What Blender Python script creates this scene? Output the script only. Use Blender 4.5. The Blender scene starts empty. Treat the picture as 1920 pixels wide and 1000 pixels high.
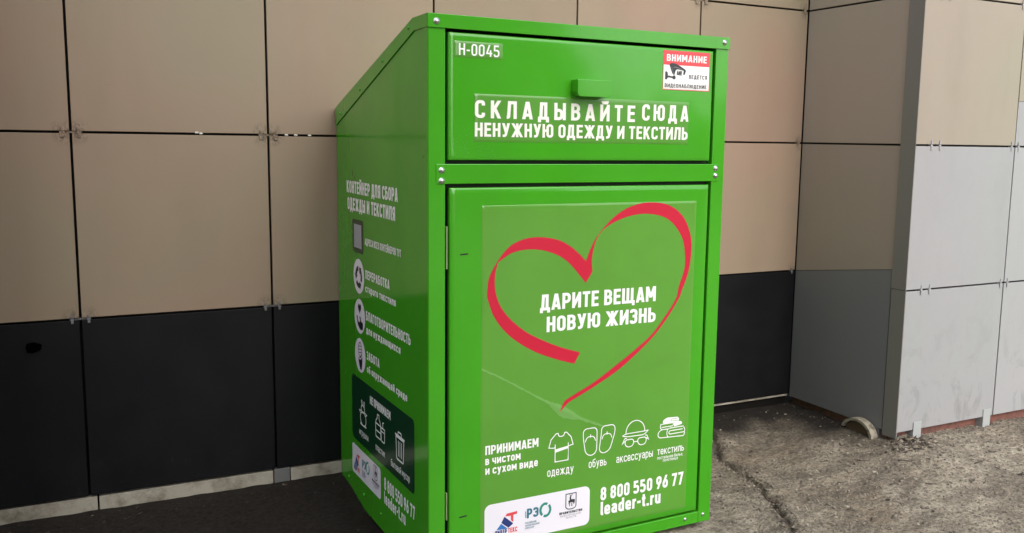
import bpy, bmesh, math, random
from mathutils import Vector, Matrix, noise
R = math.radians
random.seed(7)
scene = bpy.context.scene
COL = scene.collection

# ------------------------------------------------------------------ camera
PAN, TILT, ROLL, FOC = -0.4849, -0.1347, 0.0158, 1733.15
cam_d = bpy.data.cameras.new('camera')
cam = bpy.data.objects.new('camera', cam_d); COL.objects.link(cam)
cp, sp, ct, st, cr, sr = math.cos(PAN), math.sin(PAN), math.cos(TILT), math.sin(TILT), math.cos(ROLL), math.sin(ROLL)
ax_x = Vector((cp, sp, 0)); ax_y = Vector((-sp, cp, 0)); ax_z = Vector((0, 0, 1))
up0 = ct*ax_z - st*ax_y
fwd = st*ax_z + ct*ax_y
rgt = cr*ax_x + sr*up0
upv = -sr*ax_x + cr*up0
cam.matrix_world = Matrix(((rgt.x, upv.x, -fwd.x, -0.9605), (rgt.y, upv.y, -fwd.y, -2.5929), (rgt.z, upv.z, -fwd.z, 1.3948), (0, 0, 0, 1)))
cam_d.sensor_width = 36
cam_d.lens = FOC/1920*36
cam_d.shift_x = -(1028.63-960)/1920
cam_d.shift_y = (494.4-500)/1920
cam_d.clip_end = 500
cam_d.clip_start = 0.02
scene.camera = cam

# ------------------------------------------------------------------ light
SUN_EL, SUN_AZ = 42, 0            # azimuth measured from the wall's normal towards the right
world = bpy.data.worlds.new('World'); scene.world = world
world.use_nodes = True
wn = world.node_tree.nodes; wl = world.node_tree.links
bg = wn['Background']
sky = wn.new('ShaderNodeTexSky'); sky.sky_type = 'NISHITA'; sky.sun_disc = False
sky.sun_elevation = R(SUN_EL); sky.dust_density = 3.0; sky.air_density = 1.0
hs = wn.new('ShaderNodeHueSaturation'); hs.inputs['Saturation'].default_value = 0.35
wl.new(sky.outputs[0], hs.inputs['Color']); wl.new(hs.outputs[0], bg.inputs['Color'])
bg.inputs['Strength'].default_value = 0.15
sd = Vector((math.sin(R(SUN_AZ))*math.cos(R(SUN_EL)), -math.cos(R(SUN_AZ))*math.cos(R(SUN_EL)), math.sin(R(SUN_EL))))
sky.sun_rotation = math.atan2(sd.x, sd.y)
sun_d = bpy.data.lights.new('sun', 'SUN'); sun_d.energy = 0.75; sun_d.angle = R(70); sun_d.color = (1.0, 0.96, 0.9)
sun = bpy.data.objects.new('sun', sun_d); COL.objects.link(sun)
sun.rotation_euler = (-sd).to_track_quat('-Z', 'Y').to_euler()
sun.location = (3, -5, 6)
scene.view_settings.view_transform = 'Standard'
scene.view_settings.look = 'None'
scene.view_settings.exposure = 1.30
scene.view_settings.gamma = 1.0
scene.view_settings.use_curve_mapping = False

# ------------------------------------------------------------------ materials
def mat(name, rgb, rough=0.6, metal=0.0, coat=0.0, spec=0.5):
    m = bpy.data.materials.new(name); m.use_nodes = True
    b = m.node_tree.nodes['Principled BSDF']
    b.inputs['Base Color'].default_value = (*rgb, 1)
    b.inputs['Roughness'].default_value = rough
    b.inputs['Metallic'].default_value = metal
    b.inputs['Coat Weight'].default_value = coat
    b.inputs['Coat Roughness'].default_value = 0.08
    b.inputs['Specular IOR Level'].default_value = spec
    return m
class N:
    """small helper for node graphs"""
    def __init__(s, m):
        s.t = m.node_tree; s.b = s.t.nodes['Principled BSDF']
    def n(s, kind, **kw):
        x = s.t.nodes.new(kind)
        for k, v in kw.items():
            if k in x.inputs: x.inputs[k].default_value = v
            else: setattr(x, k, v)
        return x
    def l(s, a, b): s.t.links.new(a, b)
    def coord(s, which='Object', scale=(1, 1, 1)):
        c = s.n('ShaderNodeTexCoord'); mp = s.n('ShaderNodeMapping'); mp.inputs['Scale'].default_value = scale
        s.l(c.outputs[which], mp.inputs[0]); return mp.outputs[0]
    def wpos(s, scale=(1, 1, 1)):
        c = s.n('ShaderNodeNewGeometry'); mp = s.n('ShaderNodeMapping'); mp.inputs['Scale'].default_value = scale
        s.l(c.outputs['Position'], mp.inputs[0]); return mp.outputs[0]
    def noise(s, vec, scale, detail=6, rough=0.6, dist=0.0):
        x = s.n('ShaderNodeTexNoise'); x.inputs['Scale'].default_value = scale; x.inputs['Detail'].default_value = detail
        x.inputs['Roughness'].default_value = rough; x.inputs['Distortion'].default_value = dist
        s.l(vec, x.inputs['Vector']); return x.outputs['Fac']
    def ramp(s, fac, stops):
        x = s.n('ShaderNodeValToRGB'); e = x.color_ramp.elements
        while len(e) < len(stops): e.new(0.5)
        for i, (p, c) in enumerate(stops):
            e[i].position = p; e[i].color = (*c, 1) if len(c) == 3 else c
        s.l(fac, x.inputs[0]); return x.outputs[0]
    def mix(s, fac, a, b, mode='MIX'):
        x = s.n('ShaderNodeMix', data_type='RGBA', blend_type=mode)
        for sock, v in ((x.inputs[0], fac), (x.inputs[6], a), (x.inputs[7], b)):
            if isinstance(v, (int, float)): sock.default_value = v
            elif isinstance(v, tuple): sock.default_value = (*v, 1)
            else: s.l(v, sock)
        return x.outputs[2]
    def math(s, op, a, b=0.0):
        x = s.n('ShaderNodeMath', operation=op)
        for sock, v in ((x.inputs[0], a), (x.inputs[1], b)):
            if isinstance(v, (int, float)): sock.default_value = v
            else: s.l(v, sock)
        return x.outputs[0]
    def bump(s, h, strength, dist):
        x = s.n('ShaderNodeBump'); x.inputs['Strength'].default_value = strength; x.inputs['Distance'].default_value = dist
        s.l(h, x.inputs['Height']); s.l(x.outputs[0], s.b.inputs['Normal'])

def grey3(v): return (v, v, v)

# green paint
def green_mat(name, rgb, rough, wav=0.25):
    m = mat(name, rgb, rough, coat=0.32, spec=0.38); g = N(m)
    p = g.coord('Object')
    d = g.noise(p, 3.5, 5, 0.6)
    c = g.mix(g.ramp(d, [(0.3, grey3(0)), (0.75, grey3(1))]), tuple(x*0.93 for x in rgb), tuple(min(1, x*1.07) for x in rgb))
    g.l(c, g.b.inputs['Base Color'])
    dust = g.noise(p, 9, 5, 0.6)
    g.l(g.ramp(dust, [(0.35, grey3(rough*0.85)), (0.8, grey3(rough*1.35))]), g.b.inputs['Roughness'])
    sp = g.ramp(g.noise(p, 34, 8, 0.75, 0.3), [(0.66, grey3(0)), (0.72, grey3(1))])
    c = g.mix(g.math('MULTIPLY', sp, 0.16), c, (0.20, 0.24, 0.13))
    sv = g.ramp(g.noise(g.coord('Object', (30, 30, 1.6)), 1.0, 6, 0.65), [(0.60, grey3(0)), (0.78, grey3(1))])
    c = g.mix(g.math('MULTIPLY', sv, 0.10), c, (0.16, 0.26, 0.11))
    g.l(c, g.b.inputs['Base Color'])
    w = g.noise(p, 2.2, 2, 0.5); o = g.noise(p, 420, 2, 0.5)
    h = g.math('ADD', g.math('MULTIPLY', w, wav), g.math('MULTIPLY', o, 0.00015))
    g.bump(h, 0.5, 0.03)
    return m
M_GREEN = green_mat('green_paint', (0.047, 0.305, 0.010), 0.15)
M_FILM = green_mat('poster_film_green', (0.095, 0.287, 0.034), 0.12, 0.14)
M_FILM2 = green_mat('clear_label_film', (0.080, 0.265, 0.030), 0.22, 0.1)
M_CREASE_GLINT = green_mat('crease_glint_green', (0.150, 0.350, 0.085), 0.25)
M_GLINT = green_mat('glint_green', (0.065, 0.310, 0.030), 0.4)
M_GREEN_DARK = mat('cabinet_inside', (0.010, 0.030, 0.008), 0.7)
M_WHITE = mat('white_print', (0.80, 0.80, 0.79), 0.32)
M_CREAM = mat('cream_print', (0.78, 0.76, 0.70), 0.32)
M_RED = mat('red_print', (0.50, 0.009, 0.036), 0.3)
M_WRED = mat('warning_red_print', (0.66, 0.06, 0.07), 0.4)
M_GREYINK = mat('dark_grey_print', (0.03, 0.03, 0.034), 0.45)
M_BLACKINK = mat('black_print', (0.012, 0.014, 0.02), 0.4)
M_PALEINK = mat('pale_grey_print', (0.33, 0.33, 0.36), 0.45)
M_NAVY = mat('navy_print', (0.018, 0.035, 0.16), 0.4)
M_BLUE = mat('blue_print', (0.03, 0.16, 0.46), 0.4)
M_TEAL = mat('teal_print', (0.02, 0.24, 0.19), 0.4)
M_SLATE = mat('slate_print', (0.035, 0.16, 0.22), 0.4)
M_PANELINK = mat('dark_green_sticker', (0.004, 0.040, 0.014), 0.22, coat=0.2)
M_STICKER = mat('white_sticker', (0.76, 0.74, 0.80), 0.3)
M_STEEL = mat('zinc_steel', (0.62, 0.62, 0.62), 0.25, metal=1.0)
M_HINGE = mat('hinge_metal', (0.45, 0.55, 0.30), 0.35, metal=0.6)
M_DARKGAP = mat('dark_cavity', (0.012, 0.010, 0.010), 0.9)
M_BLACKPLASTIC = mat('black_plastic', (0.01, 0.01, 0.01), 0.5)

# cladding
def clad(name, base, warm, cool, rough=0.55, streak=0.5, spec=0.35):
    m = mat(name, base, rough, spec=spec); g = N(m)
    p = g.wpos()
    oi = g.n('ShaderNodeObjectInfo')
    n1 = g.noise(p, 1.1, 3, 0.5, 0.3)
    n2 = g.noise(g.wpos((1, 1, 0.25)), 3.0, 5, 0.6, 0.2)
    c = g.mix(g.ramp(n1, [(0.38, grey3(0)), (0.62, grey3(1))]), warm, cool)
    c = g.mix(0.25, c, base)
    # panel to panel shade
    sh = g.math('ADD', g.math('MULTIPLY', oi.outputs['Random'], 0.12), 0.94)
    c = g.mix(1.0, c, g.mix(1.0, (1, 1, 1), sh, 'MULTIPLY'), 'MULTIPLY')
    # faint vertical run-off streaks and scuffs
    s = g.ramp(n2, [(0.50, grey3(0)), (0.75, grey3(1))])
    c = g.mix(g.math('MULTIPLY', s, 0.42*streak), c, tuple(x*0.6 for x in base))
    f = g.ramp(g.noise(p, 26, 7, 0.7), [(0.66, grey3(0)), (0.74, grey3(1))])
    c = g.mix(g.math('MULTIPLY', f, 0.30*streak), c, tuple(x*0.45 for x in base))
    g.l(c, g.b.inputs['Base Color'])
    g.l(g.ramp(g.noise(p, 9, 5, 0.6), [(0.3, grey3(rough-0.08)), (0.7, grey3(rough+0.1))]), g.b.inputs['Roughness'])
    h = g.math('ADD', g.noise(p, 1.7, 2), g.math('MULTIPLY', g.noise(p, 260, 3, 0.6), 0.02))
    g.bump(h, 0.35, 0.012)
    return m
M_BEIGE = clad('beige_cladding', (0.252, 0.190, 0.132), (0.272, 0.182, 0.134), (0.232, 0.198, 0.136))
g = N(M_BEIGE); old = g.b.inputs['Base Color'].links[0].from_socket
geo = g.n('ShaderNodeNewGeometry'); sep = g.n('ShaderNodeSeparateXYZ'); g.l(geo.outputs['Position'], sep.inputs[0])
dx = g.math('PINGPONG', g.math('ADD', sep.outputs['X'], 0.9266+6.55), 0.3275)
dz = g.math('PINGPONG', g.math('ADD', sep.outputs['Z'], -0.7433+6.466), 0.3233)
dd = g.math('SQRT', g.math('ADD', g.math('POWER', g.math('SUBTRACT', dx, 0.022), 2.0), g.math('POWER', g.math('MULTIPLY', dz, 0.9), 2.0)))
near = g.ramp(dd, [(0.004, grey3(1)), (0.045, grey3(0))])
tuft = g.ramp(g.noise(g.wpos((1.3, 1, 0.8)), 85, 6, 0.75, 0.8), [(0.46, grey3(0)), (0.56, grey3(1))])
g.l(g.mix(g.math('MULTIPLY', g.math('MULTIPLY', near, tuft), 0.75), old, (0.045, 0.032, 0.022)), g.b.inputs['Base Color'])
M_DARK = clad('anthracite_cladding', (0.0048, 0.005, 0.0065), (0.005, 0.005, 0.007), (0.0055, 0.006, 0.0065), 0.48, 0.4, 0.2)
g = N(M_DARK); old = g.b.inputs['Base Color'].links[0].from_socket
geo = g.n('ShaderNodeNewGeometry'); sep = g.n('ShaderNodeSeparateXYZ'); g.l(geo.outputs['Position'], sep.inputs[0])
low = g.ramp(sep.outputs['Z'], [(0.10, grey3(1)), (0.45, grey3(0.15))])
sp = g.ramp(g.noise(g.wpos((1.2, 1, 0.8)), 38, 8, 0.78, 0.4), [(0.56, grey3(0)), (0.74, grey3(1))])
bl_ = g.ramp(g.noise(g.wpos((1, 1, 0.4)), 2.4, 4, 0.6), [(0.45, grey3(0)), (0.7, grey3(1))])
c = g.mix(g.math('MULTIPLY', bl_, 0.5), old, (0.010, 0.0105, 0.0115))
g.l(g.mix(g.math('MULTIPLY', g.math('MULTIPLY', sp, low), 0.35), c, (0.055, 0.05, 0.042)), g.b.inputs['Base Color'])
M_PBEIGE = clad('pale_beige_cladding', (0.285, 0.252, 0.197), (0.298, 0.25, 0.203), (0.274, 0.257, 0.195), 0.6, 0.7)
M_SIDEBEIGE = clad('side_beige_cladding', (0.33, 0.272, 0.228), (0.34, 0.272, 0.23), (0.32, 0.28, 0.228), 0.5, 0.5)  # even beige of the pillar's left face
M_SIDEDARK = clad('dark_grey_cladding', (0.175, 0.168, 0.178), (0.18, 0.168, 0.178), (0.17, 0.17, 0.178), 0.45, 0.4)
M_TRIM = mat('bronze_grey_trim', (0.19, 0.178, 0.162), 0.5, spec=0.15)
# pale grey panels of the pillar, scuffed
M_PGREY = clad('pale_grey_cladding', (0.292, 0.295, 0.298), (0.30, 0.292, 0.298), (0.284, 0.296, 0.294), 0.55, 0.6)
g = N(M_PGREY)
old = g.b.inputs['Base Color'].links[0].from_socket
p = g.wpos((1, 1, 0.55))
sc1 = g.ramp(g.noise(p, 9, 8, 0.72, 0.6), [(0.53, grey3(0)), (0.63, grey3(1))])
geo = g.n('ShaderNodeNewGeometry'); sep = g.n('ShaderNodeSeparateXYZ'); g.l(geo.outputs['Position'], sep.inputs[0])
low = g.ramp(g.math('ADD', sep.outputs['Z'], 0.0), [(0.12, grey3(1)), (0.62, grey3(0.12))])
g.l(g.mix(g.math('MULTIPLY', g.math('MULTIPLY', sc1, low), 0.75), old, (0.20, 0.20, 0.195)), g.b.inputs['Base Color'])
M_STRIP = mat('plinth_concrete', (0.34, 0.31, 0.25), 0.8); g = N(M_STRIP); p = g.wpos()
g.l(g.mix(g.ramp(g.noise(p, 14, 8, 0.7), [(0.45, grey3(0)), (0.72, grey3(1))]), (0.36, 0.33, 0.27), (0.15, 0.125, 0.09)), g.b.inputs['Base Color'])
g.bump(g.noise(p, 60, 6, 0.7), 0.5, 0.01)
M_RUST = mat('red_primer_steel', (0.20, 0.075, 0.055), 0.75); g = N(M_RUST); p = g.wpos()
g.l(g.mix(g.ramp(g.noise(p, 30, 6, 0.7), [(0.42, grey3(0)), (0.65, grey3(1))]), (0.21, 0.08, 0.06), (0.09, 0.05, 0.04)), g.b.inputs['Base Color'])
M_GALV = mat('painted_bracket', (0.32, 0.335, 0.33), 0.5)
M_BRKT = mat('grey_bracket', (0.13, 0.13, 0.13), 0.6)
M_VOID = mat('void_dark_plinth', (0.008, 0.007, 0.006), 1.0, spec=0.1)
M_PIPE = mat('old_pale_plastic', (0.30, 0.265, 0.20), 0.6); g = N(M_PIPE)
g.l(g.mix(g.ramp(g.noise(g.wpos(), 40, 5, 0.7), [(0.45, grey3(0)), (0.7, grey3(1))]), (0.31, 0.275, 0.215), (0.09, 0.07, 0.05)), g.b.inputs['Base Color'])
M_BROWN = mat('brown_board', (0.09, 0.055, 0.032), 0.8)
M_TWIG = mat('dark_twig', (0.035, 0.026, 0.02), 0.85)
M_LEAF = mat('dry_leaf', (0.085, 0.06, 0.035), 0.8)
M_ADDED_RENDER = mat('added_grey_render', (0.16, 0.155, 0.15), 0.9)
M_PALE_LEAF = mat('bleached_leaf', (0.30, 0.26, 0.20), 0.8)
M_HOLE = mat('hole_black', (0.0008, 0.0008, 0.001), 1.0, spec=0.0)
M_FOAM = mat('pale_sealant', (0.55, 0.52, 0.46), 0.7)

# dusty worn concrete ground
M_GROUND = mat('dusty_concrete', (0.2, 0.18, 0.15), 0.9, spec=0.25); g = N(M_GROUND)
p = g.wpos()
big = g.noise(p, 1.3, 6, 0.6, 0.5)
mid = g.noise(g.wpos((0.8, 1.5, 1)), 7.0, 9, 0.72, 0.5)
fine = g.noise(g.wpos((0.9, 1.15, 1)), 62, 8, 0.8, 0.2)
grit = g.noise(p, 230, 4, 0.7)
c = g.mix(g.ramp(big, [(0.38, grey3(0)), (0.58, grey3(1))]), (0.385, 0.308, 0.222), (0.64, 0.56, 0.44))
damp = g.ramp(g.noise(p, 2.6, 7, 0.66, 0.8), [(0.50, grey3(0)), (0.64, grey3(1))])
c = g.mix(g.math('MULTIPLY', damp, 0.5), c, (0.12, 0.093, 0.068))
c = g.mix(g.ramp(mid, [(0.40, grey3(0)), (0.60, grey3(1))]), g.mix(0.60, c, (0.115, 0.094, 0.074)), c)
c = g.mix(g.ramp(fine, [(0.41, grey3(0)), (0.54, grey3(1))]), g.mix(0.66, c, (0.050, 0.040, 0.030)), c)
c = g.mix(g.ramp(fine, [(0.56, grey3(0)), (0.68, grey3(0.6))]), c, (0.62, 0.57, 0.48))
c = g.mix(g.ramp(grit, [(0.60, grey3(0)), (0.70, grey3(0.65))]), c, (0.58, 0.55, 0.49))
# dark soil; shade left of the bin and at the wall foot painted in
at = g.n('ShaderNodeAttribute', attribute_name='soil_shade')
soil_shade = g.mix(g.ramp(fine, [(0.4, grey3(0)), (0.65, grey3(1))]), (0.014, 0.011, 0.0085), (0.038, 0.030, 0.024))
c = g.mix(at.outputs['Fac'], c, soil_shade)
g.l(c, g.b.inputs['Base Color'])
h = g.math('ADD', g.math('MULTIPLY', fine, 0.6), g.math('MULTIPLY', grit, 0.25))
h = g.math('ADD', h, g.math('MULTIPLY', mid, 1.2))
g.bump(h, 1.0, 0.03)
M_PEB = mat('grit_stones', (0.2, 0.18, 0.15), 0.9); g = N(M_PEB)
g.l(g.ramp(g.noise(g.wpos(), 35, 3, 0.6), [(0.3, (0.04, 0.033, 0.026)), (0.5, (0.17, 0.145, 0.112)), (0.75, (0.36, 0.32, 0.255))]), g.b.inputs['Base Color'])

# ------------------------------------------------------------------ mesh helpers
def link(name, bm, m, parent=None, smooth=False):
    me = bpy.data.meshes.new(name)
    bm.normal_update(); bm.to_mesh(me); bm.free()
    if m is not None:
        for x in (m if isinstance(m, (list, tuple)) else [m]): me.materials.append(x)
    if smooth:
        for f in me.polygons: f.use_smooth = True
    o = bpy.data.objects.new(name, me); COL.objects.link(o)
    if parent is not None: o.parent = parent
    return o
def thing(name, label, cat, loc=(0, 0, 0), rz=0, group=None):
    o = bpy.data.objects.new(name, None); COL.objects.link(o)
    o.location = loc; o.rotation_euler = (0, 0, rz)
    tag(o, label, cat, group); return o
def tag(o, label=None, cat=None, group=None, kind=None):
    if label: o['label'] = label
    if cat: o['category'] = cat
    if group: o['group'] = group
    if kind: o['kind'] = kind
    return o
def box(bm, x0, x1, y0, y1, z0, z1, bev=0.0):
    v = [bm.verts.new(p) for p in ((x0,y0,z0),(x1,y0,z0),(x1,y1,z0),(x0,y1,z0),(x0,y0,z1),(x1,y0,z1),(x1,y1,z1),(x0,y1,z1))]
    fs = [bm.faces.new([v[i] for i in q]) for q in ((3,2,1,0),(4,5,6,7),(0,1,5,4),(1,2,6,5),(2,3,7,6),(3,0,4,7))]
    if bev > 0:
        es = list({e for f in fs for e in f.edges})
        bmesh.ops.bevel(bm, geom=es, offset=bev, segments=2, profile=0.5, affect='EDGES', clamp_overlap=True)
def abox(name, m, parent, *a, bev=0.0):
    bm = bmesh.new(); box(bm, *a, bev=bev); return link(name, bm, m, parent)
def prism(bm, pts, axis, a, b):
    """extrude a polygon along an axis: pts are 2D, axis x -> (y,z), y -> (x,z), z -> (x,y)"""
    def P(q, t): return (t, q[0], q[1]) if axis == 'x' else ((q[0], t, q[1]) if axis == 'y' else (q[0], q[1], t))
    A = [bm.verts.new(P(q, a)) for q in pts]; B = [bm.verts.new(P(q, b)) for q in pts]
    n = len(pts)
    bm.faces.new(A); bm.faces.new(B[::-1])
    for i in range(n): bm.faces.new([A[i], B[i], B[(i+1) % n], A[(i+1) % n]][::-1])
    bmesh.ops.recalc_face_normals(bm, faces=bm.faces)
def sstep(a, b, x):
    t = max(0.0, min(1.0, (x-a)/(b-a))); return t*t*(3-2*t)
def gauss(x, z, cx, cz, sx, sz): return math.exp(-((x-cx)/sx)**2-((z-cz)/sz)**2)

# ------------------------------------------------------------------ ground
CRACK = [(1.70, 0.78), (1.60, 0.566), (1.556, 0.382), (1.541, 0.287), (1.48, 0.124), (1.449, 0.02), (1.36, -0.14), (1.33, -0.3), (1.2, -0.6), (1.15, -1.1)]
def seg_d(px, py, pts):
    best = 9
    for (ax, ay), (bx, by) in zip(pts, pts[1:]):
        dx, dy = bx-ax, by-ay; t = max(0, min(1, ((px-ax)*dx+(py-ay)*dy)/(dx*dx+dy*dy)))
        best = min(best, math.hypot(px-ax-t*dx, py-ay-t*dy))
    return best
def ground_base(x, y):
    w = max(sstep(0.5, 0.93, y), sstep(1.6, 2.4, x)*sstep(-0.5, 0.2, y))
    return -0.022 + 0.060*w
def ground_z(x, y):
    z = ground_base(x, y)
    if -3 < x < 5 and -2 < y < 1.3:
        V = Vector((x*1.0, y*1.0, 0.3))
        f = min(1, (x+3)/0.5, (5-x)/0.5, (y+2)/0.4)
        f *= 1-0.8*sstep(0.80, 0.93, y)
        z += f*(0.010*noise.noise(V*2.3) + 0.006*noise.noise(V*7) + 0.006*(0.3-abs(noise.noise(V*15))) + 0.004*(0.3-abs(noise.noise(V*36))))
        wob = 0.045*noise.noise(V*8) + 0.022*noise.noise(V*27)
        d = seg_d(x+wob, y+0.6*wob, CRACK)
        z -= 0.026*math.exp(-(d/0.010)**2)*(0.55+0.6*noise.noise(V*6)) - 0.006*math.exp(-((d-0.045)/0.03)**2)
        # lumps of soil heaped against the pillar and the wall foot
        z += 0.016*max(0, noise.noise(V*13)+0.25)*(2.2*gauss(x, y, 2.40, 0.22, 0.13, 0.07)+0.8*(x > 2.3)*math.exp(-((y-0.30)/0.05)**2)+sstep(0.86, 0.95, y)*0.25+1.6*gauss(x, y, 2.33, 0.62, 0.09, 0.25))
    return z
def axis_pts(lo, hi, a, b, step):
    c = []; x = a
    while x <= b+1e-9: c.append(x); x += step
    left = []; d = step; x = a
    while x > lo: d *= 1.6; x = max(lo, x-d); left.append(x)
    right = []; d = step; x = c[-1]
    while x < hi: d *= 1.6; x = min(hi, x+d); right.append(x)
    return left[::-1]+c+right
xs = axis_pts(-80, 80, -1.5, 3.6, 0.0135)
ys = axis_pts(-120, 60, -0.75, 1.02, 0.0135)
me = bpy.data.meshes.new('ground')
vs = [(x, y, ground_z(x, y)) for y in ys for x in xs]
nx = len(xs)
fs = [(j*nx+i, j*nx+i+1, (j+1)*nx+i+1, (j+1)*nx+i) for j in range(len(ys)-1) for i in range(nx-1)]
me.from_pydata(vs, [], fs)
at = me.attributes.new('soil_shade', 'FLOAT', 'POINT')
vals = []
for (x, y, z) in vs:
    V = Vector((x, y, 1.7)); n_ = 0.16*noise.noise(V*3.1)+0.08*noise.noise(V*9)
    s = 1-sstep(0.05, 0.55, x+n_*1.5) if y > -0.6 else 0  # shade left of the bin, put into the ground colour
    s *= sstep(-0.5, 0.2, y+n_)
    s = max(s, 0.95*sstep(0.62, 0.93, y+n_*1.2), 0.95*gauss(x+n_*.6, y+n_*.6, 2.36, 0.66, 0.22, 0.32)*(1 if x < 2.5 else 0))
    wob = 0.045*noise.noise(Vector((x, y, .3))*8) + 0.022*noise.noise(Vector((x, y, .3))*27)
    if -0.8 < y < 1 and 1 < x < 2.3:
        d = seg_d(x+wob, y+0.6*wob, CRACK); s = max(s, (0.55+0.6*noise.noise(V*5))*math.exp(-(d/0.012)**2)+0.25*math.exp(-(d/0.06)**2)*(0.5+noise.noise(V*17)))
    if x > 1.05: s = max(s, sstep(0.55, 0.80, y+n_*1.1))  # dark void at the wall foot, put into the ground colour
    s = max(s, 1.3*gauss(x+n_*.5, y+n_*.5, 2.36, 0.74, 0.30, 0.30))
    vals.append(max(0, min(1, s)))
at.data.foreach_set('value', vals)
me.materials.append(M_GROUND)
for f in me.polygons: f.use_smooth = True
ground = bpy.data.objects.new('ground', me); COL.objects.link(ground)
tag(ground, kind='structure')

# ------------------------------------------------------------------ clad wall behind the bin
WY, XK0, PITCH = 0.9715, -0.9266, 0.655
ZR = [0.095, 0.7433, 1.3902, 2.037, 2.684, 3.331]
GAP = 0.0042
wall = thing('cladding_wall', 'long beige panel clad wall with a dark bottom row behind the green bin', 'wall', (0, WY, 0))
abox('backing', M_DARKGAP, wall, XK0-6*PITCH, XK0+5*PITCH-0.002, 0.03, 0.24, -0.05, 3.4)
for k in range(-5, 5):
    for r in range(5):
        x0, x1 = XK0+k*PITCH, XK0+(k+1)*PITCH
        o = abox('cladding_panel', M_DARK if r == 0 else M_BEIGE, wall, x0+GAP, x1-GAP, random.uniform(-0.0012, 0.0012), 0.012, ZR[r]+GAP, ZR[r+1]-GAP, bev=0.0012)
        if r == 0: o['label'] = 'dark anthracite cladding panel'
def clip(par, m, x, y, z, w=0.013, h=0.036):
    bm = bmesh.new()
    box(bm, x-w/2, x+w/2, y-0.0045, y-0.0018, z+0.004, z+h/2, bev=0.0012)
    box(bm, x-w/2, x+w/2, y-0.0045, y-0.0018, z-h/2, z-0.004, bev=0.0012)
    box(bm, x-w/2-0.002, x+w/2+0.002, y-0.003, y+0.012, z-0.0036, z+0.0036)
    return link('panel_clip', bm, m, par)
for k in range(-4, 6):
    for r in range(1, 4):
        for s in (-1, 1):
            if k == 5 and s == 1: continue
            clip(wall, M_BEIGE if r > 1 else M_BRKT, XK0+k*PITCH+s*0.026, 0, ZR[r], *((0.013, 0.036) if r > 1 else (0.009, 0.030)))
        if k < 5:
            abox('joint_strip', M_BEIGE if r > 1 else M_BRKT, wall, XK0+k*PITCH-0.018, XK0+k*PITCH+0.018, 0.0055, 0.011, ZR[r]-0.0030, ZR[r]+0.0030)
for (x, z) in ((-0.522, 1.395), (-0.508, 1.392), (-0.205, 1.391), (-0.170, 1.391), (-0.118, 1.391)):
    bm = bmesh.new(); bmesh.ops.create_icosphere(bm, subdivisions=2, radius=0.0055)
    for v in bm.verts: v.co = Vector((v.co.x*1.3+x, v.co.y*0.8+0.001, v.co.z*0.75+z))*1 + noise.noise_vector(v.co*300)*0.0015
    link('sealant_lump', bm, M_FOAM, wall, True)
# plinth under the panels
xb = [XK0-5*PITCH, XK0+0.03, -0.28, -0.22, XK0+5*PITCH-0.01]
abox('plinth_strip', M_STRIP, wall, xb[0], xb[1]-0.006, 0.006, 0.03, -0.06, 0.091, bev=0.002)
abox('plinth_strip', M_STRIP, wall, xb[1], xb[2]-0.004, 0.004, 0.03, -0.06, 0.090, bev=0.002)
abox('plinth_bracket', M_BRKT, wall, xb[2], xb[3], 0.0, 0.03, -0.05, 0.094, bev=0.002)
abox('plinth_strip', M_STRIP, wall, xb[3]+0.004, 0.70, 0.005, 0.03, -0.06, 0.089, bev=0.002)
abox('plinth_strip', M_VOID, wall, 0.704, xb[4], 0.016, 0.03, -0.06, 0.085, bev=0.002)  # near-black strip painted for the dark void under the panels
abox('drip_edge', M_STRIP, wall, 0.704, xb[4], 0.004, 0.014, 0.0835, 0.0905)
# flat black patch painted for the dark inside of a hole in one panel
bm = bmesh.new()
pts = [(-1.075+0.024*math.cos(a)*(1+0.5*noise.noise(Vector((math.cos(a)*2, math.sin(a)*2, 3)))), 0.655+0.019*math.sin(a)*(1+0.5*noise.noise(Vector((math.cos(a)*2, math.sin(a)*2, 9))))) for a in [i*math.tau/18 for i in range(18)]]
prism(bm, pts, 'y', -0.0025, 0.001); link('hole_dark_patch', bm, M_HOLE, wall)

# ------------------------------------------------------------------ clad pillar to the right
PX, PY = 2.35, 0.268
pil = thing('cladding_pillar', 'projecting pillar with pale grey and cream panels at the right edge', 'pillar', (PX, PY, 0))
LX = WY-PY                        # depth of its left face
abox('backing', M_DARKGAP, pil, 0.014, 3.3, 0.014, LX+0.25, 0.085, 3.4)
PXK = [0.0, 0.664, 1.328, 1.992, 2.656, 3.32]
for k in range(5):
    for r in range(5):
        x0 = PXK[k]+(0.0012 if k == 0 else GAP*0.8); x1 = PXK[k+1]-GAP*0.8
        a, b = ZR[r]+GAP, ZR[r+1]-GAP
        if r == 0: a = 0.088
        if k >= 1 and r == 2:
            abox('cladding_panel', M_PBEIGE, pil, x0, x1, 0, 0.012, 1.60, b, bev=0.0012)
            abox('cladding_panel', M_PGREY, pil, x0, x1, 0.0012, 0.012, a, 1.599, bev=0.0012)
        else:
            abox('cladding_panel', M_PBEIGE if r >= 2 else M_PGREY, pil, x0, x1, random.uniform(-0.001, 0.001), 0.012, a, b, bev=0.0012)
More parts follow.
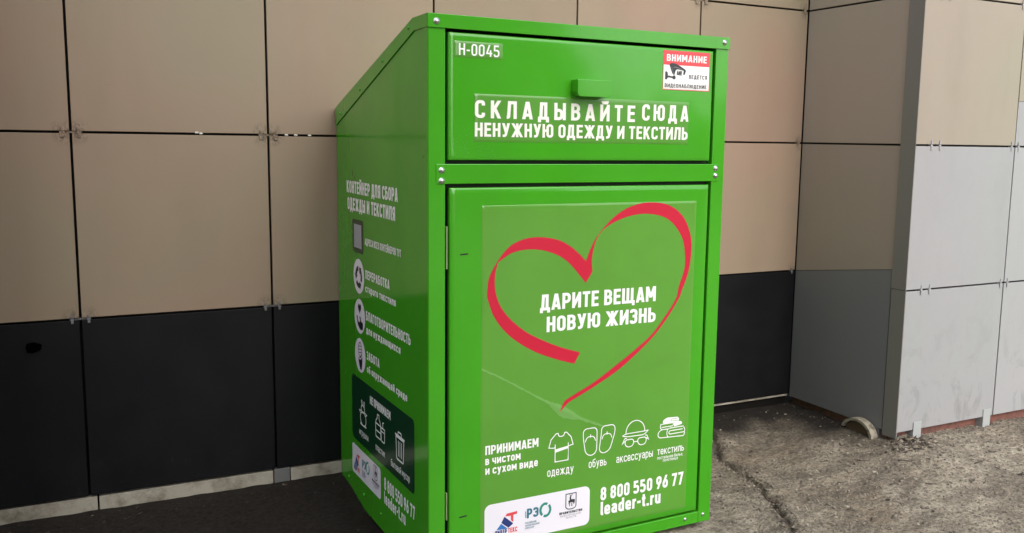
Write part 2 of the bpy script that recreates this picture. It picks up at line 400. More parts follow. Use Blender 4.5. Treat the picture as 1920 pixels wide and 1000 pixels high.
# left face: two columns, corner trim, dark lower panel
TR = 0.080
bm = bmesh.new(); prism(bm, [(TR+0.004, 0.082), (LX-0.003, 0.082), (LX-0.003, 0.742), (TR+0.004, 0.828)], 'x', -0.001, 0.011)
link('cladding_panel', bm, M_SIDEDARK, pil)['label'] = 'dark grey lower side panel'
bm = bmesh.new(); prism(bm, [(TR+0.004, 0.8305), (LX-0.003, 0.7445), (LX-0.003, ZR[2]-GAP), (TR+0.004, ZR[2]-GAP)], 'x', 0, 0.011)
link('cladding_panel', bm, M_SIDEBEIGE, pil)
for r in range(2, 5):
    abox('cladding_panel', M_SIDEBEIGE, pil, 0.0, 0.011, TR+0.004, LX-0.003, ZR[r]+GAP, ZR[r+1]-GAP, bev=0.0012)
abox('corner_trim', M_TRIM, pil, -0.004, -0.001, -0.003, TR, 0.746, 3.35)
abox('corner_trim', M_TRIM, pil, -0.003, 0.001, -0.0025, TR-0.002, 0.060, 0.744)
for k in range(1, 4):
    for r in range(1, 4):
        for s in (-1, 1): clip(pil, M_PGREY, PXK[k]+s*0.025, 0, ZR[r], 0.009, 0.044)
for r in range(1, 4):
    for xx in (0.098, 0.152): clip(pil, M_PGREY, xx, 0, ZR[r], 0.009, 0.044)
# feet and the primed steel rail below
abox('base_rail', M_RUST, pil, 0.02, 3.3, 0.035, 0.06, 0.02, 0.078)
abox('base_rail', M_RUST, pil, 0.02, 0.05, 0.065, LX, 0.01, 0.078)
for xx in (0.108, 0.590, 1.25, 1.90):
    bm = bmesh.new(); box(bm, xx, xx+0.052, -0.0035, -0.0015, 0.02, 0.125, bev=0.0008); box(bm, xx, xx+0.004, -0.0014, 0.06, 0.02, 0.086)
    link('foot_bracket', bm, M_GALV, pil)
abox('corner_foot', M_BRKT, pil, 0.006, 0.012, 0.004, 0.010, 0.0, 0.086)
abox('corner_foot', M_BRKT, pil, -0.003, 0.02, 0.10, 0.19, 0.02, 0.081)

# unseen twin pillar added on the left to block light from that side
lp = thing('cladding_pillar', 'added unseen pillar beyond the left edge that blocks light from the left', 'pillar', (-1.36, 0, 0))
abox('backing', M_DARKGAP, lp, -1.6, -0.014, PY+0.014, WY+0.2, -0.05, 3.4)
for k, (ya, yb) in enumerate(((PY, WY-0.004),)):
    for r in range(5):
        o = abox('cladding_panel', M_DARK if r == 0 else M_BEIGE, lp, -0.012, 0, ya+GAP, yb-GAP, ZR[r]+GAP, ZR[r+1]-GAP, bev=0.0012)
for r in range(5):
    abox('cladding_panel', M_DARK if r == 0 else M_BEIGE, lp, -0.66, -0.012, PY, PY+0.012, ZR[r]+GAP, ZR[r+1]-GAP, bev=0.0012)
abox('plinth_strip', M_STRIP, lp, -0.03, -0.005, PY+0.01, WY-0.006, -0.06, 0.09)
# unseen building added behind the camera to keep low light off the left side
bl = thing('light_blocker', 'added plain grey building out of view behind the camera, blocking low light', 'building', (-0.9, -3.5, 0))
abox('wall', M_ADDED_RENDER, bl, -1.9, 1.2, -5.0, 0, -0.1, 6.0)
abox('roof', M_DARKGAP, bl, -2.05, 1.35, -5.15, 0.15, 6.002, 6.16, bev=0.01)
for x in (-1.4, -0.1):
    for z in (1.0, 3.6):
        w_ = abox('added_window', M_BLACKPLASTIC, bl, x, x+1.1, 0.001, 0.03, z, z+1.1)
        abox('frame', M_STICKER, w_, x-0.05, x+1.15, 0.0005, 0.04, z-0.05, z-0.002); abox('frame', M_STICKER, w_, x+0.52, x+0.58, 0.031, 0.04, z, z+1.1)

fb = thing('reflection_building', 'added dark rendered building out of view, there for its reflection in the bin', 'building', (7.9, -16.0, 0))  # unseen block added to give the bin's paint a dark reflection
abox('wall', M_ADDED_RENDER, fb, -1.2, 2.2, -6.0, 0, -0.5, 7.2)
abox('roof', M_DARKGAP, fb, -1.5, 2.5, -6.3, 0.3, 7.203, 7.45, bev=0.02)
for x in (-0.6,):
    w_ = abox('added_window', M_BLACKPLASTIC, fb, x, x+1.1, 0.001, 0.04, 1.6, 3.4)
    abox('frame', M_STICKER, w_, x-0.1, x+1.2, 0.0005, 0.06, 1.48, 1.598)
fw = thing('reflection_wall', 'added plain concrete wall out of view, there for its reflection in the bin', 'wall', (23.0, -16.0, 0))  # unseen wall added for what the bin front reflects
abox('reflection_wall_slab', M_STRIP, fw, -14.0, 12.0, -0.25, 0, -0.5, 2.3)
abox('reflection_wall_coping', M_ADDED_RENDER, fw, -14.0, 12.0, -0.30, 0.05, 2.303, 2.38)

# ------------------------------------------------------------------ lettering engine (stroke alphabet)
def rounded(pts, closed=False, seg=5):
    n = len(pts); out = []
    for i, q in enumerate(pts):
        r = q[2] if len(q) > 2 else 0
        if r <= 0 or (not closed and i in (0, n-1)): out.append((q[0], q[1])); continue
        a, b = pts[i-1], pts[(i+1) % n]
        d1 = (a[0]-q[0], a[1]-q[1]); d2 = (b[0]-q[0], b[1]-q[1])
        l1 = math.hypot(*d1) or 1e-9; l2 = math.hypot(*d2) or 1e-9
        rr = min(r, l1*0.499, l2*0.499)
        p1 = (q[0]+d1[0]/l1*rr, q[1]+d1[1]/l1*rr); p2 = (q[0]+d2[0]/l2*rr, q[1]+d2[1]/l2*rr)
        for k in range(seg+1):
            t = k/seg
            # conic with weight close to a circular arc
            w = 0.7071; b0, b1, b2 = (1-t)**2, 2*t*(1-t)*w, t*t; s = b0+b1+b2
            out.append(((b0*p1[0]+b1*q[0]+b2*p2[0])/s, (b0*p1[1]+b1*q[1]+b2*p2[1])/s))
    res = [out[0]]
    for q in out[1:]:
        if math.hypot(q[0]-res[-1][0], q[1]-res[-1][1]) > 1e-6: res.append(q)
    if closed and math.hypot(res[0][0]-res[-1][0], res[0][1]-res[-1][1]) < 1e-6: res.pop()
    return res
def ribbon(pts, t, closed=False, hcut=False):
    n = len(pts); h = t/2; L = []; Rr = []
    for i in range(n):
        p = pts[i]
        a = pts[i-1] if (i > 0 or closed) else None
        b = pts[(i+1) % n] if (i < n-1 or closed) else None
        def nd(u, v):
            dx, dy = v[0]-u[0], v[1]-u[1]; l = math.hypot(dx, dy) or 1e-9; return dx/l, dy/l
        if a is None or b is None:
            dx, dy = nd(p, b) if a is None else nd(a, p)
            if hcut and abs(dy) > 0.35:
                k = h/dy; L.append((p[0]-k, p[1])); Rr.append((p[0]+k, p[1]))
            else:
                L.append((p[0]-dy*h, p[1]+dx*h)); Rr.append((p[0]+dy*h, p[1]-dx*h))
        else:
            d1 = nd(a, p); d2 = nd(p, b)
            mx, my = -(d1[1]+d2[1]), d1[0]+d2[0]; l = math.hypot(mx, my)
            if l < 1e-6: mx, my, l = -d1[1], d1[0], 1
            mx /= l; my /= l
            c = max(0.34, mx*-d1[1]+my*d1[0]); k = h/c
            L.append((p[0]+mx*k, p[1]+my*k)); Rr.append((p[0]-mx*k, p[1]-my*k))
    quads = []
    for i in range(n if closed else n-1):
        j = (i+1) % n
        quads.append([L[i], Rr[i], Rr[j], L[j]])
    return quads

UP_AS_LOW = {'в':'В','г':'Г','д':'Д','ж':'Ж','з':'З','и':'И','й':'Й','к':'К','л':'Л','м':'М','н':'Н','п':'П','т':'Т','х':'Х','ц':'Ц','ч':'Ч','ш':'Ш','щ':'Щ','ъ':'Ъ','ы':'Ы','ь':'Ь','э':'Э','ю':'Ю','я':'Я','о':'О','с':'С'}
XH = 0.72
LAT = {'e':'е','a':'а','H':'Н','o':'о','c':'с'}
def glyph(ch, t):
    """strokes in units of the capital height, plus the width of the ink"""
    ch = LAT.get(ch, ch)
    top = 1.0; k = 1.0
    if ch in UP_AS_LOW: ch = UP_AS_LOW[ch]; top = XH; k = 0.90
    h = t/2; B = h; T = top-h; m = top*0.52; w = 0.52*k; L = h; r = 0.17
    S = []; D = -0.15*(1 if top == 1 else 0.85)
    def st(*p): S.append((list(p), False))
    def cl(*p): S.append((list(p), True))
    Rw = w-h
    if ch == 'А':
        w = 0.56*k; st((h*0.9, 0), (w/2-h*0.18, top)); st((w-h*0.9, 0), (w/2+h*0.18, top)); st((w*0.24, top*0.24), (w*0.76, top*0.24))
    elif ch == 'Б': st((L,0),(L,top)); st((L,T),(Rw-0.02,T)); st((L,B),(Rw,B,r),(Rw,top*0.58,r),(L,top*0.58))
    elif ch == 'В': st((L,0),(L,top)); st((L,T),(Rw-0.02,T,r),(Rw-0.02,m,r),(L,m)); st((L,m),(Rw,m,r),(Rw,B,r),(L,B))
    elif ch == 'Г': w = 0.44*k; st((L,0),(L,top)); st((L,T),(w,T))
    elif ch == 'Д':
        w = 0.60*k; st((0.115*k+h*0.4,B),(0.19*k,T),(w-0.09*k-h,T),(w-0.09*k-h,B)); st((0,B),(w,B)); st((h*0.9,B),(h*0.9,D)); st((w-h*0.9,B),(w-h*0.9,D))
    elif ch in 'ЕЁ':
        w = 0.46*k; st((L,0),(L,top)); st((L,T),(w,T)); st((L,B),(w,B)); st((L,m),(w-0.03,m))
        if ch == 'Ё':
            st((w*0.15,1.13),(w*0.42,1.13)); st((w*0.62,1.13),(w*0.89,1.13))
    elif ch == 'Ж':
        w = 0.80*k; c = w/2; st((c,0),(c,top)); st((h*1.05,top),(c-h*0.4,top*0.5)); st((h*1.05,0),(c-h*0.4,top*0.54)); st((w-h*1.05,top),(c+h*0.4,top*0.5)); st((w-h*1.05,0),(c+h*0.4,top*0.54))
    elif ch == 'З': w = 0.48*k; Rw = w-h; st((L,top*0.76),(L,T,r),(Rw,T,r),(Rw,m,r*0.8),(w*0.35,m)); st((w*0.35,m),(Rw,m,r*0.8),(Rw,B,r),(L,B,r),(L,top*0.24))
    elif ch in 'ИЙ':
        w = 0.56*k; Rw = w-h; st((L,0),(L,top)); st((Rw,0),(Rw,top)); st((L,top*0.10),(Rw,top*0.90))
        if ch == 'Й': st((w/2-0.12,top+0.20),(w/2-0.12,top+0.10,0.08),(w/2+0.12,top+0.10,0.08),(w/2+0.12,top+0.20))
    elif ch == 'К': w = 0.54*k; st((L,0),(L,top)); st((L,top*0.36),(w-h*1.1,top)); st((w*0.40,top*0.55),(w-h*1.0,0))
    elif ch == 'Л': w = 0.54*k; Rw = w-h; st((0,B),(0.10*k,B,0.07),(0.15*k,T),(Rw,T),(Rw,0))
    elif ch == 'М': w = 0.68*k; Rw = w-h; st((L,0),(L,top)); st((Rw,0),(Rw,top)); st((L+h*0.2,top),(w/2,top*0.26)); st((Rw-h*0.2,top),(w/2,top*0.26))
    elif ch == 'Н': st((L,0),(L,top)); st((Rw,0),(Rw,top)); st((L,m),(Rw,m))
    elif ch in 'О0': w = (0.52 if ch == 'О' else 0.50)*k; Rw = w-h; cl((L,B,r),(Rw,B,r),(Rw,T,r),(L,T,r))
    elif ch == 'П': st((L,0),(L,T),(Rw,T),(Rw,0))
    elif ch == 'Р': st((L,0),(L,top)); st((L,T),(Rw,T,r),(Rw,top*0.44,r),(L,top*0.44))
    elif ch == 'С': st((Rw,top*0.70),(Rw,T,r),(L,T,r),(L,B,r),(Rw,B,r),(Rw,top*0.30))
    elif ch == 'Т': w = 0.48*k; st((0,T),(w,T)); st((w/2,0),(w/2,T))
    elif ch == 'У': w = 0.54*k; st((w-h*1.0,top),(w*0.50,top*0.22),(w*0.42,B,0.09),(0.05,B)); st((h*1.0,top),(w*0.53,top*0.30))
    elif ch == 'Ф': w = 0.7; st((w/2,0),(w/2,1)); cl((L,0.2,r),(w-h,0.2,r),(w-h,0.82,r),(L,0.82,r))
    elif ch == 'Х': w = 0.54*k; st((h,0),(w-h,top)); st((w-h,0),(h,top))
    elif ch == 'Ц': w = 0.58*k; Rw = 0.50*k-h; st((L,top),(L,B),(0.58*k,B)); st((Rw,B),(Rw,top)); st((w-h,B),(w-h,D))
    elif ch == 'Ч': st((L,top),(L,top*0.40,r),(Rw,top*0.40)); st((Rw,0),(Rw,top))
    elif ch in 'ШЩ':
        w = 0.76*k; Rw = w-h; st((L,top),(L,B),(Rw,B),(Rw,top)); st((w/2,B),(w/2,top))
        if ch == 'Щ': st((Rw,B),(w+0.09,B)); st((w+0.09-h,B),(w+0.09-h,D)); w += 0.09
    elif ch in 'ЬЫ':
        st((L,0),(L,top)); st((L,B),(Rw-0.02,B,r),(Rw-0.02,top*0.57,r),(L,top*0.57))
        if ch == 'Ы': st((w+0.13-h,0),(w+0.13-h,top)); w += 0.13
    elif ch == 'Э': st((L,top*0.72),(L,T,r),(Rw,T,r),(Rw,B,r),(L,B,r),(L,top*0.28)); st((w*0.35,m),(Rw,m))
    elif ch == 'Ю': w = 0.78*k; Rw = w-h; st((L,0),(L,top)); st((L,m),(0.30*k,m)); cl((0.28*k+h,B,r),(Rw,B,r),(Rw,T,r),(0.28*k+h,T,r))
    elif ch == 'Я': st((Rw,0),(Rw,top)); st((Rw,T),(L,T,r),(L,top*0.44,r),(Rw,top*0.44)); st((w*0.52,top*0.46),(h*0.95,0))
    elif ch == 'а': w = 0.46; Rw = w-h; T = XH-h; st((L+0.02,XH*0.76),(L+0.02,T,r),(Rw,T,r),(Rw,0)); st((Rw,B),(L,B,r*0.8),(L,XH*0.57,r*0.8),(Rw,XH*0.57))
    elif ch == 'е': w = 0.47; Rw = w-h; T = XH-h; st((Rw,XH*0.27),(Rw,B,r),(L,B,r),(L,T,r),(Rw,T,r),(Rw,XH*0.46),(L,XH*0.46))
    elif ch == 'р': w = 0.47; Rw = w-h; T = XH-h; st((L,-0.22),(L,XH)); st((L,T),(Rw,T,r),(Rw,B,r),(L,B))
    elif ch == 'у': w = 0.48; st((w-h,XH),(w*0.40,-0.10),(w*0.34,-0.22+h,0.06),(0.06,-0.22+h)); st((h,XH),(w*0.52,0.06))
    elif ch == 'б': w = 0.47; Rw = w-h; st((L,XH*0.40),(L,0.86,r),(Rw-0.02,0.93),(Rw-0.02,1.0)); cl((L,B,r),(Rw,B,r),(Rw,XH*0.9-h,r),(L,XH*0.9-h,r))
    elif ch == 'l': w = 0.20; st((L,1),(L,B,0.10),(w+0.02,B))
    elif ch == 'd': w = 0.47; Rw = w-h; T = XH-h; st((Rw,0),(Rw,1)); st((Rw,T),(L,T,r),(L,B,r),(Rw,B))
    elif ch == 'r': w = 0.31; T = XH-h; st((L,0),(L,XH)); st((L,XH*0.62),(L+0.03,T,0.12),(w,T))
    elif ch == 't': w = 0.30; st((L+0.05,0.93),(L+0.05,B,0.12),(w,B)); st((0,XH-h),(w,XH-h))
    elif ch == 'u': w = 0.47; Rw = w-h; st((L,XH),(L,B,r),(Rw,B)); st((Rw,0),(Rw,XH))
    elif ch == '.': w = t*1.05; st((0,t*0.5),(w,t*0.5))
    elif ch == ',': w = t*1.05; st((0,t*0.5),(w,t*0.5)); st((w*0.6,t*0.3),(w*0.2,-0.14))
    elif ch == '-': w = 0.28; st((0,0.42),(w,0.42))
    elif ch == '1': w = 0.30; st((w-h,0),(w-h,1)); st((0,0.80),(w-h,0.97))
    elif ch == '4': w = 0.54; st((w*0.56,1),(h,0.29),(h+0.001,0.28),(w,0.28)); st((w*0.72,0.56),(w*0.72,0))
    elif ch == '5': w = 0.50; Rw = w-h; st((Rw,T),(L,T),(L,0.56),(Rw,0.57,r),(Rw,B,r),(L,B,r),(L,0.24))
    elif ch == '6': w = 0.50; Rw = w-h; cl((L,B,r),(Rw,B,r),(Rw,0.58,r),(L,0.58,r)); st((L+0.01,0.36),(w*0.66,1))
    elif ch == '7': w = 0.50; st((L,0.80),(L,T),(w-h,T),(w*0.36,0)) if False else None; st((0,T),(w-h*0.9,T)); st((w-h*1.0,1),(w*0.36,0))
    elif ch == '8': w = 0.50; Rw = w-h; cl((L+0.012,m,r),(Rw-0.012,m,r),(Rw-0.012,T,r),(L+0.012,T,r)); cl((L,B,r),(Rw,B,r),(Rw,m,r),(L,m,r))
    elif ch == '9': w = 0.50; Rw = w-h; cl((L,T,r),(Rw,T,r),(Rw,0.42,r),(L,0.42,r)); st((Rw-0.01,0.64),(w*0.34,0))
    return S, w

class Print:
    """flat print on a plane: (u, v) metres -> 3D by self.f(u, v, off)"""
    def __init__(s, f, off): s.f = f; s.off = off; s.bm = bmesh.new(); s.layer = 0
    def face(s, pts, lay=None):
        k = s.layer if lay is None else lay
        try: s.bm.faces.new([s.bm.verts.new(s.f(u, v, s.off+k*1.2e-5)) for u, v in pts])
        except ValueError: pass
    def stroke(s, pts, t, closed=False, seg=6):
        for q in ribbon(rounded(pts, closed, seg), t, closed): s.face(q)
        s.layer = (s.layer+1) % 24
    def poly(s, pts, seg=6):
        s.face(rounded(pts, True, seg)); s.layer = (s.layer+1) % 24
    def circle(s, u, v, ru, rv=None, n=40):
        rv = rv or ru; s.face([(u+ru*math.cos(i*math.tau/n), v+rv*math.sin(i*math.tau/n)) for i in range(n)]); s.layer = (s.layer+1) % 24
    def ring(s, u, v, ru, rv, t, a0=0, a1=360, n=28):
        full = abs(a1-a0) >= 360
        pts = [(u+ru*math.cos(R(a0+(a1-a0)*i/n)), v+rv*math.sin(R(a0+(a1-a0)*i/n))) for i in range(n if full else n+1)]
        for q in ribbon(pts, t, full): s.face(q)
        s.layer = (s.layer+1) % 24
    def text(s, txt, u0, v0, width, cap, t=0.19, gap=0.095, space=0.26, only_u=True):
        """fit the line into the given width by scaling it sideways"""
        x = 0; items = []
        for ch in txt:
            if ch == ' ': x += space; continue
            S, w = glyph(ch, t); items.append((S, x)); x += w+gap
        k = width/((x-gap)*cap)
        for S, gx in items:
            lay = 0
            for pts, closed in S:
                for q in ribbon(rounded(pts, closed, 5), t, closed, hcut=True):
                    s.face([(u0+(a+gx)*cap*k, v0+b*cap) for a, b in q], lay)
                lay += 1
    def done(s, name, m, parent):
        if not s.bm.faces: s.bm.free(); return None
        return link(name, s.bm, m, parent)

# ------------------------------------------------------------------ the textile bin
W, D, H = 1.1069, 0.9597, 1.745
binn = thing('collection_bin', 'bright green metal textile donation bin with a red heart on its front door', 'collection bin', (0, 0, 0), 0.0185)
YD = -0.002                        # doors stand a hair in front of the frame
def hatch_dy(x, z):
    d = 0.0016*gauss(x, z, 0.13, 1.36, 0.05, 0.07) - 0.0022*gauss(x, z, 0.10, 1.335, 0.022, 0.05) + 0.0012*gauss(x, z, 0.20, 1.345, 0.05, 0.025)
    d += 0.0022*gauss(x, z, 0.35, 1.55, 0.22, 0.12) - 0.0020*gauss(x, z, 0.75, 1.5, 0.22, 0.14) - 0.0014*gauss(x, z, 1.02, 1.45, 0.05, 0.1)
    d += 0.00025*noise.noise(Vector((x*14, z*14, 5)))
    return d
def crease_line(x): return 0.664 - 0.500*(x-0.172) + 0.012*math.sin(x*9)
def door_dy(x, z):
    d = 0.0030*gauss(x, z, 0.55, 0.75, 0.35, 0.35) - 0.0018*gauss(x, z, 0.11, 1.0, 0.05, 0.25) - 0.0018*gauss(x, z, 1.02, 1.1, 0.035, 0.14) + 0.0016*gauss(x, z, 0.8, 1.05, 0.2, 0.15)
    d += 0.0003*noise.noise(Vector((x*9, z*9, 2)))
    return d
def film_dy(x, z):
    d = door_dy(x, z)
    q = z-crease_line(x)
    a = sstep(0.17, 0.26, x)*(1-sstep(0.70, 0.80, x))
    d -= (0.00055*math.exp(-(q/0.010)**2) + 0.0011*math.exp(-(q/0.020)**2)*gauss(x, 0, 0.47, 0, 0.07, 1))*a
    d += 0.00012*noise.noise(Vector((x*30, z*30, 8)))
    return d
def sheet(name, m, parent, x0, x1, z0, z1, f, off, nx, nz, depth=0.018, edge=0.003):
    """a slightly uneven folded sheet-metal door or film"""
    bm = bmesh.new(); g_ = []
    us = [x0]+[x0+edge+(x1-x0-2*edge)*i/nx for i in range(nx+1)]+[x1]
    vs_ = [z0]+[z0+edge+(z1-z0-2*edge)*i/nz for i in range(nz+1)]+[z1]
    for j, z in enumerate(vs_):
        row = []
        for i, x in enumerate(us):
            e = (i in (0, len(us)-1)) + (j in (0, len(vs_)-1))
            row.append(bm.verts.new((x, -off+f(x, z)+(edge*0.55 if e else 0), z)))
        g_.append(row)
    for j in range(len(vs_)-1):
        for i in range(len(us)-1): bm.faces.new([g_[j][i], g_[j][i+1], g_[j+1][i+1], g_[j+1][i]])
    if depth > 0:
        rim = [g_[0][i] for i in range(len(us))]+[g_[j][-1] for j in range(1, len(vs_))]+[g_[-1][i] for i in range(len(us)-2, -1, -1)]+[g_[j][0] for j in range(len(vs_)-2, 0, -1)]
        back = [bm.verts.new((v.co.x, depth, v.co.z)) for v in rim]
        for i in range(len(rim)):
            j = (i+1) % len(rim); bm.faces.new([rim[j], rim[i], back[i], back[j]])
        bm.faces.new(back[::-1]) if False else None
    return link(name, bm, m, parent, True)

# cabinet shell
prof_up = [(0.0, 1.745), (0.122, 1.742), (D, 1.492)]        # (y, z)
prof_lo = [(0.0, 1.709), (0.110, 1.708), (D, 1.430)]
side_poly = [(0.004, 0.0), (D, 0.0), (D, 1.455), (0.112, 1.722), (0.004, 1.722)]
for nm, xa, xb_ in (('side_panel', 0.0, 0.003), ('side_panel', W-0.003, W)):
    bm = bmesh.new(); prism(bm, side_poly, 'x', xa, xb_); link(nm, bm, M_GREEN, binn)
abox('back_panel', M_GREEN, binn, 0.004, W-0.004, D-0.004, D-0.001, 0.0, 1.44)
abox('floor_panel', M_GREEN, binn, 0.004, W-0.004, 0.02, D-0.005, 0.004, 0.008)
abox('inner_panel', M_GREEN_DARK, binn, 0.006, W-0.006, 0.030, 0.034, 0.010, 1.70)
# front frame: posts wrap round the corner
UX0, UX1, UZ0, UZ1 = 0.0575, 1.0465, 1.3215, 1.705
LX0, LX1, LZ0, LZ1 = 0.0615, 1.0480, 0.0475, 1.2475
for s in (0, 1):
    a, b = (-0.0012, 0.0525) if s == 0 else (1.0545, W+0.0012)
    bm = bmesh.new(); box(bm, a, b, -0.001, 0.030, 0.0, 1.7105, bev=0.0022)
    if s == 0: box(bm, -0.0022, -0.0013, 0.002, 0.034, 0.0, 1.7085)
    link('corner_post', bm, M_GREEN, binn)
abox('middle_rail', M_GREEN, binn, 0.022, 1.0815, -0.0035, 0.028, 1.2545, 1.3140, bev=0.002)
abox('bottom_rail', M_GREEN, binn, 0.0530, 1.0540, -0.0008, 0.028, 0.0, 0.0425, bev=0.002)
# roof with folded lips
bm = bmesh.new()
def strip_x(xa, xb_):
    up = [(y, z+0.004) for y, z in prof_up]
    lo = prof_lo
    prism(bm, up+lo[::-1], 'x', xa, xb_)
top = [(-0.004, 1.7490), (0.122, 1.7465), (D+0.006, 1.4965), (D+0.006, 1.4930), (0.121, 1.7430), (-0.004, 1.7455)]
prism(bm, top, 'x', -0.004, W+0.004)
strip_x(-0.0040, -0.0012); strip_x(W+0.0012, W+0.0040)
box(bm, -0.0042, W+0.0042, -0.0055, -0.0020, 1.7085, 1.7488)
roof = link('roof', bm, M_GREEN, binn)
bv = roof.modifiers.new('bevel', 'BEVEL'); bv.width = 0.0012; bv.segments = 2; bv.limit_method = 'ANGLE'
def dome(name, m, parent, c, axis, r, h, washer=0.0):
    bm = bmesh.new(); n = 14; rings = []
    prof = [(r, 0), (r*0.96, h*0.35), (r*0.75, h*0.72), (r*0.40, h*0.95)]
    if washer: prof = [(washer, 0), (washer, h*0.2), (r, h*0.22)]+prof[1:]
    for (q, z) in prof: rings.append([(q*math.cos(i*math.tau/n), q*math.sin(i*math.tau/n), z) for i in range(n)])
    def P(a): return (c[0]+a[0], c[1]-a[2], c[2]+a[1]) if axis == 'y' else (c[0]-a[2], c[1]+a[0], c[2]+a[1])
    vr = [[bm.verts.new(P(a)) for a in ring] for ring in rings]
    for A, Bq in zip(vr, vr[1:]):
        for i in range(n): bm.faces.new([A[i], A[(i+1) % n], Bq[(i+1) % n], Bq[i]])
    tipv = bm.verts.new(P((0, 0, h)))
    for i in range(n): bm.faces.new([vr[-1][i], vr[-1][(i+1) % n], tipv])
    bmesh.ops.recalc_face_normals(bm, faces=bm.faces)
    return link(name, bm, m, parent, True)
for (x, z, y) in ((0.0396, 1.2955, -0.0036), (0.0396, 1.2640, -0.0036), (1.0690, 1.2995, -0.0036), (1.0690, 1.2740, -0.0036), (0.0230, 1.7270, -0.0056), (1.0857, 1.7310, -0.0056)):
    dome('bolt', M_STEEL, binn, (x, y, z), 'y', 0.0078, 0.006, 0.0095)
for (x, z, y) in ((0.9941, 0.0240, -0.0009), (1.0748, 0.0286, -0.0011)): dome('bolt', M_STEEL, binn, (x, y, z), 'y', 0.0070, 0.005)
for (s, z) in ((0.8058, 1.7225), (0.5601, 1.6400), (0.3143, 1.5575), (0.0663, 1.4770)): dome('rivet', M_GREEN, binn, (-0.0041, D-s, z-0.003), 'x', 0.0055, 0.004)
for (s, z) in ((0.103, 0.065), (0.2931, 0.0571), (0.4916, 0.0554), (0.70, 0.055), (0.9205, 1.338)): dome('rivet', M_GREEN, binn, (-0.0001, D-s, z), 'x', 0.0065, 0.004)
for (x, y) in ((0.08, 0.08), (W-0.08, 0.08), (0.08, D-0.08), (W-0.08, D-0.08)):
    abox('foot', M_BLACKPLASTIC, binn, x-0.03, x+0.03, y-0.03, y+0.03, -0.04, 0.004)

# ---- upper hatch
hatch = sheet('hatch_door', M_GREEN, binn, UX0+0.006, UX1-0.004, UZ0+0.004, UZ1-0.006, hatch_dy, 0.0005, 70, 34)
# pull handle: bent plate with rounded lower corners
bm = bmesh.new()
hx0, hx1, hz0, hz1, hd = 0.482, 0.607, 1.5265, 1.5795, 0.040
face = rounded([(hx0, hz1), (hx0, hz0, 0.013), (hx1, hz0, 0.013), (hx1, hz1)], True, 6)
prism(bm, face, 'y', -hd, -hd+0.003)
prism(bm, rounded([(hx0, hz1-0.0001), (hx0, hz0+0.013, 0.006), (hx0+0.013, hz0, 0.006), (hx1-0.013, hz0, 0.006), (hx1, hz0+0.013, 0.006), (hx1, hz1-0.0001)], True, 4), 'y', -hd+0.003, 0.004)
hd_o = link('handle', bm, M_GREEN, hatch)
bv = hd_o.modifiers.new('bevel', 'BEVEL'); bv.width = 0.002; bv.segments = 2; bv.limit_method = 'ANGLE'

def glints(name, par, f, cx, cz, rx, rz, n, seed, size):  # pale dots painted as glints on the dented hatch corner
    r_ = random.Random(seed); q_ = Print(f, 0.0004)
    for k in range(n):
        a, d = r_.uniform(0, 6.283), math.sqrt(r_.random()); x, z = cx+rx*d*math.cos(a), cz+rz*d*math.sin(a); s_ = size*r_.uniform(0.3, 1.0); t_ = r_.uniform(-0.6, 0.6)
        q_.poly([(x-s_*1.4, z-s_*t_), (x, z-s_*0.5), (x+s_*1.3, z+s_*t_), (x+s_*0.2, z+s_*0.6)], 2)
    return q_.done(name, M_GLINT, par)
def on_hatch(u, v, off): return (u, hatch_dy(u, v)-0.0005-off, v)
def on_door(u, v, off): return (u, film_dy(u, v)-0.0005-off, v)
def on_side(u, v, off): return (-off, D-u, v)
def film(name, m, parent, x0, x1, z0, z1, f, off, nx, nz): return sheet(name, m, parent, x0, x1, z0, z1, f, off, nx, nz, depth=0, edge=0.0012)

o = glints('glint_marks', hatch, on_hatch, 0.105, 1.375, 0.030, 0.055, 34, 2, 0.0026); o['kind'] = 'stuff'
o = glints('glint_marks', hatch, on_hatch, 0.185, 1.352, 0.040, 0.022, 24, 4, 0.0022); o['kind'] = 'stuff'
lab = film('number_label', M_FILM2, binn, 0.080, 0.2405, 1.6275, 1.6755, hatch_dy, 0.0012, 10, 6)
q = Print(on_hatch, 0.0010); q.text('H-0045', 0.0955, 1.6345, 0.1330, 0.0345, 0.135, 0.13); q.done('lettering', M_WHITE, lab)
lab = film('slogan_label', M_FILM2, binn, 0.1460, 0.9450, 1.3805, 1.5240, hatch_dy, 0.0012, 50, 16)
q = Print(on_hatch, 0.0010)
q.text('СКЛАДЫВАЙТЕ', 0.1485, 1.4520, 0.5760, 0.0535, 0.175, 0.30); q.done('lettering', M_CREAM, lab)
q = Print(on_hatch, 0.0010); q.text('СЮДА', 0.7525, 1.4580, 0.1915, 0.0535, 0.175, 0.27)
q.done('lettering', M_CREAM, lab)
q = Print(on_hatch, 0.0010); q.text('НЕНУЖНУЮ ОДЕЖДУ И ТЕКСТИЛЬ', 0.1485, 1.3965, 0.7960, 0.0420, 0.175, 0.11, 0.26); q.done('lettering', M_CREAM, lab)

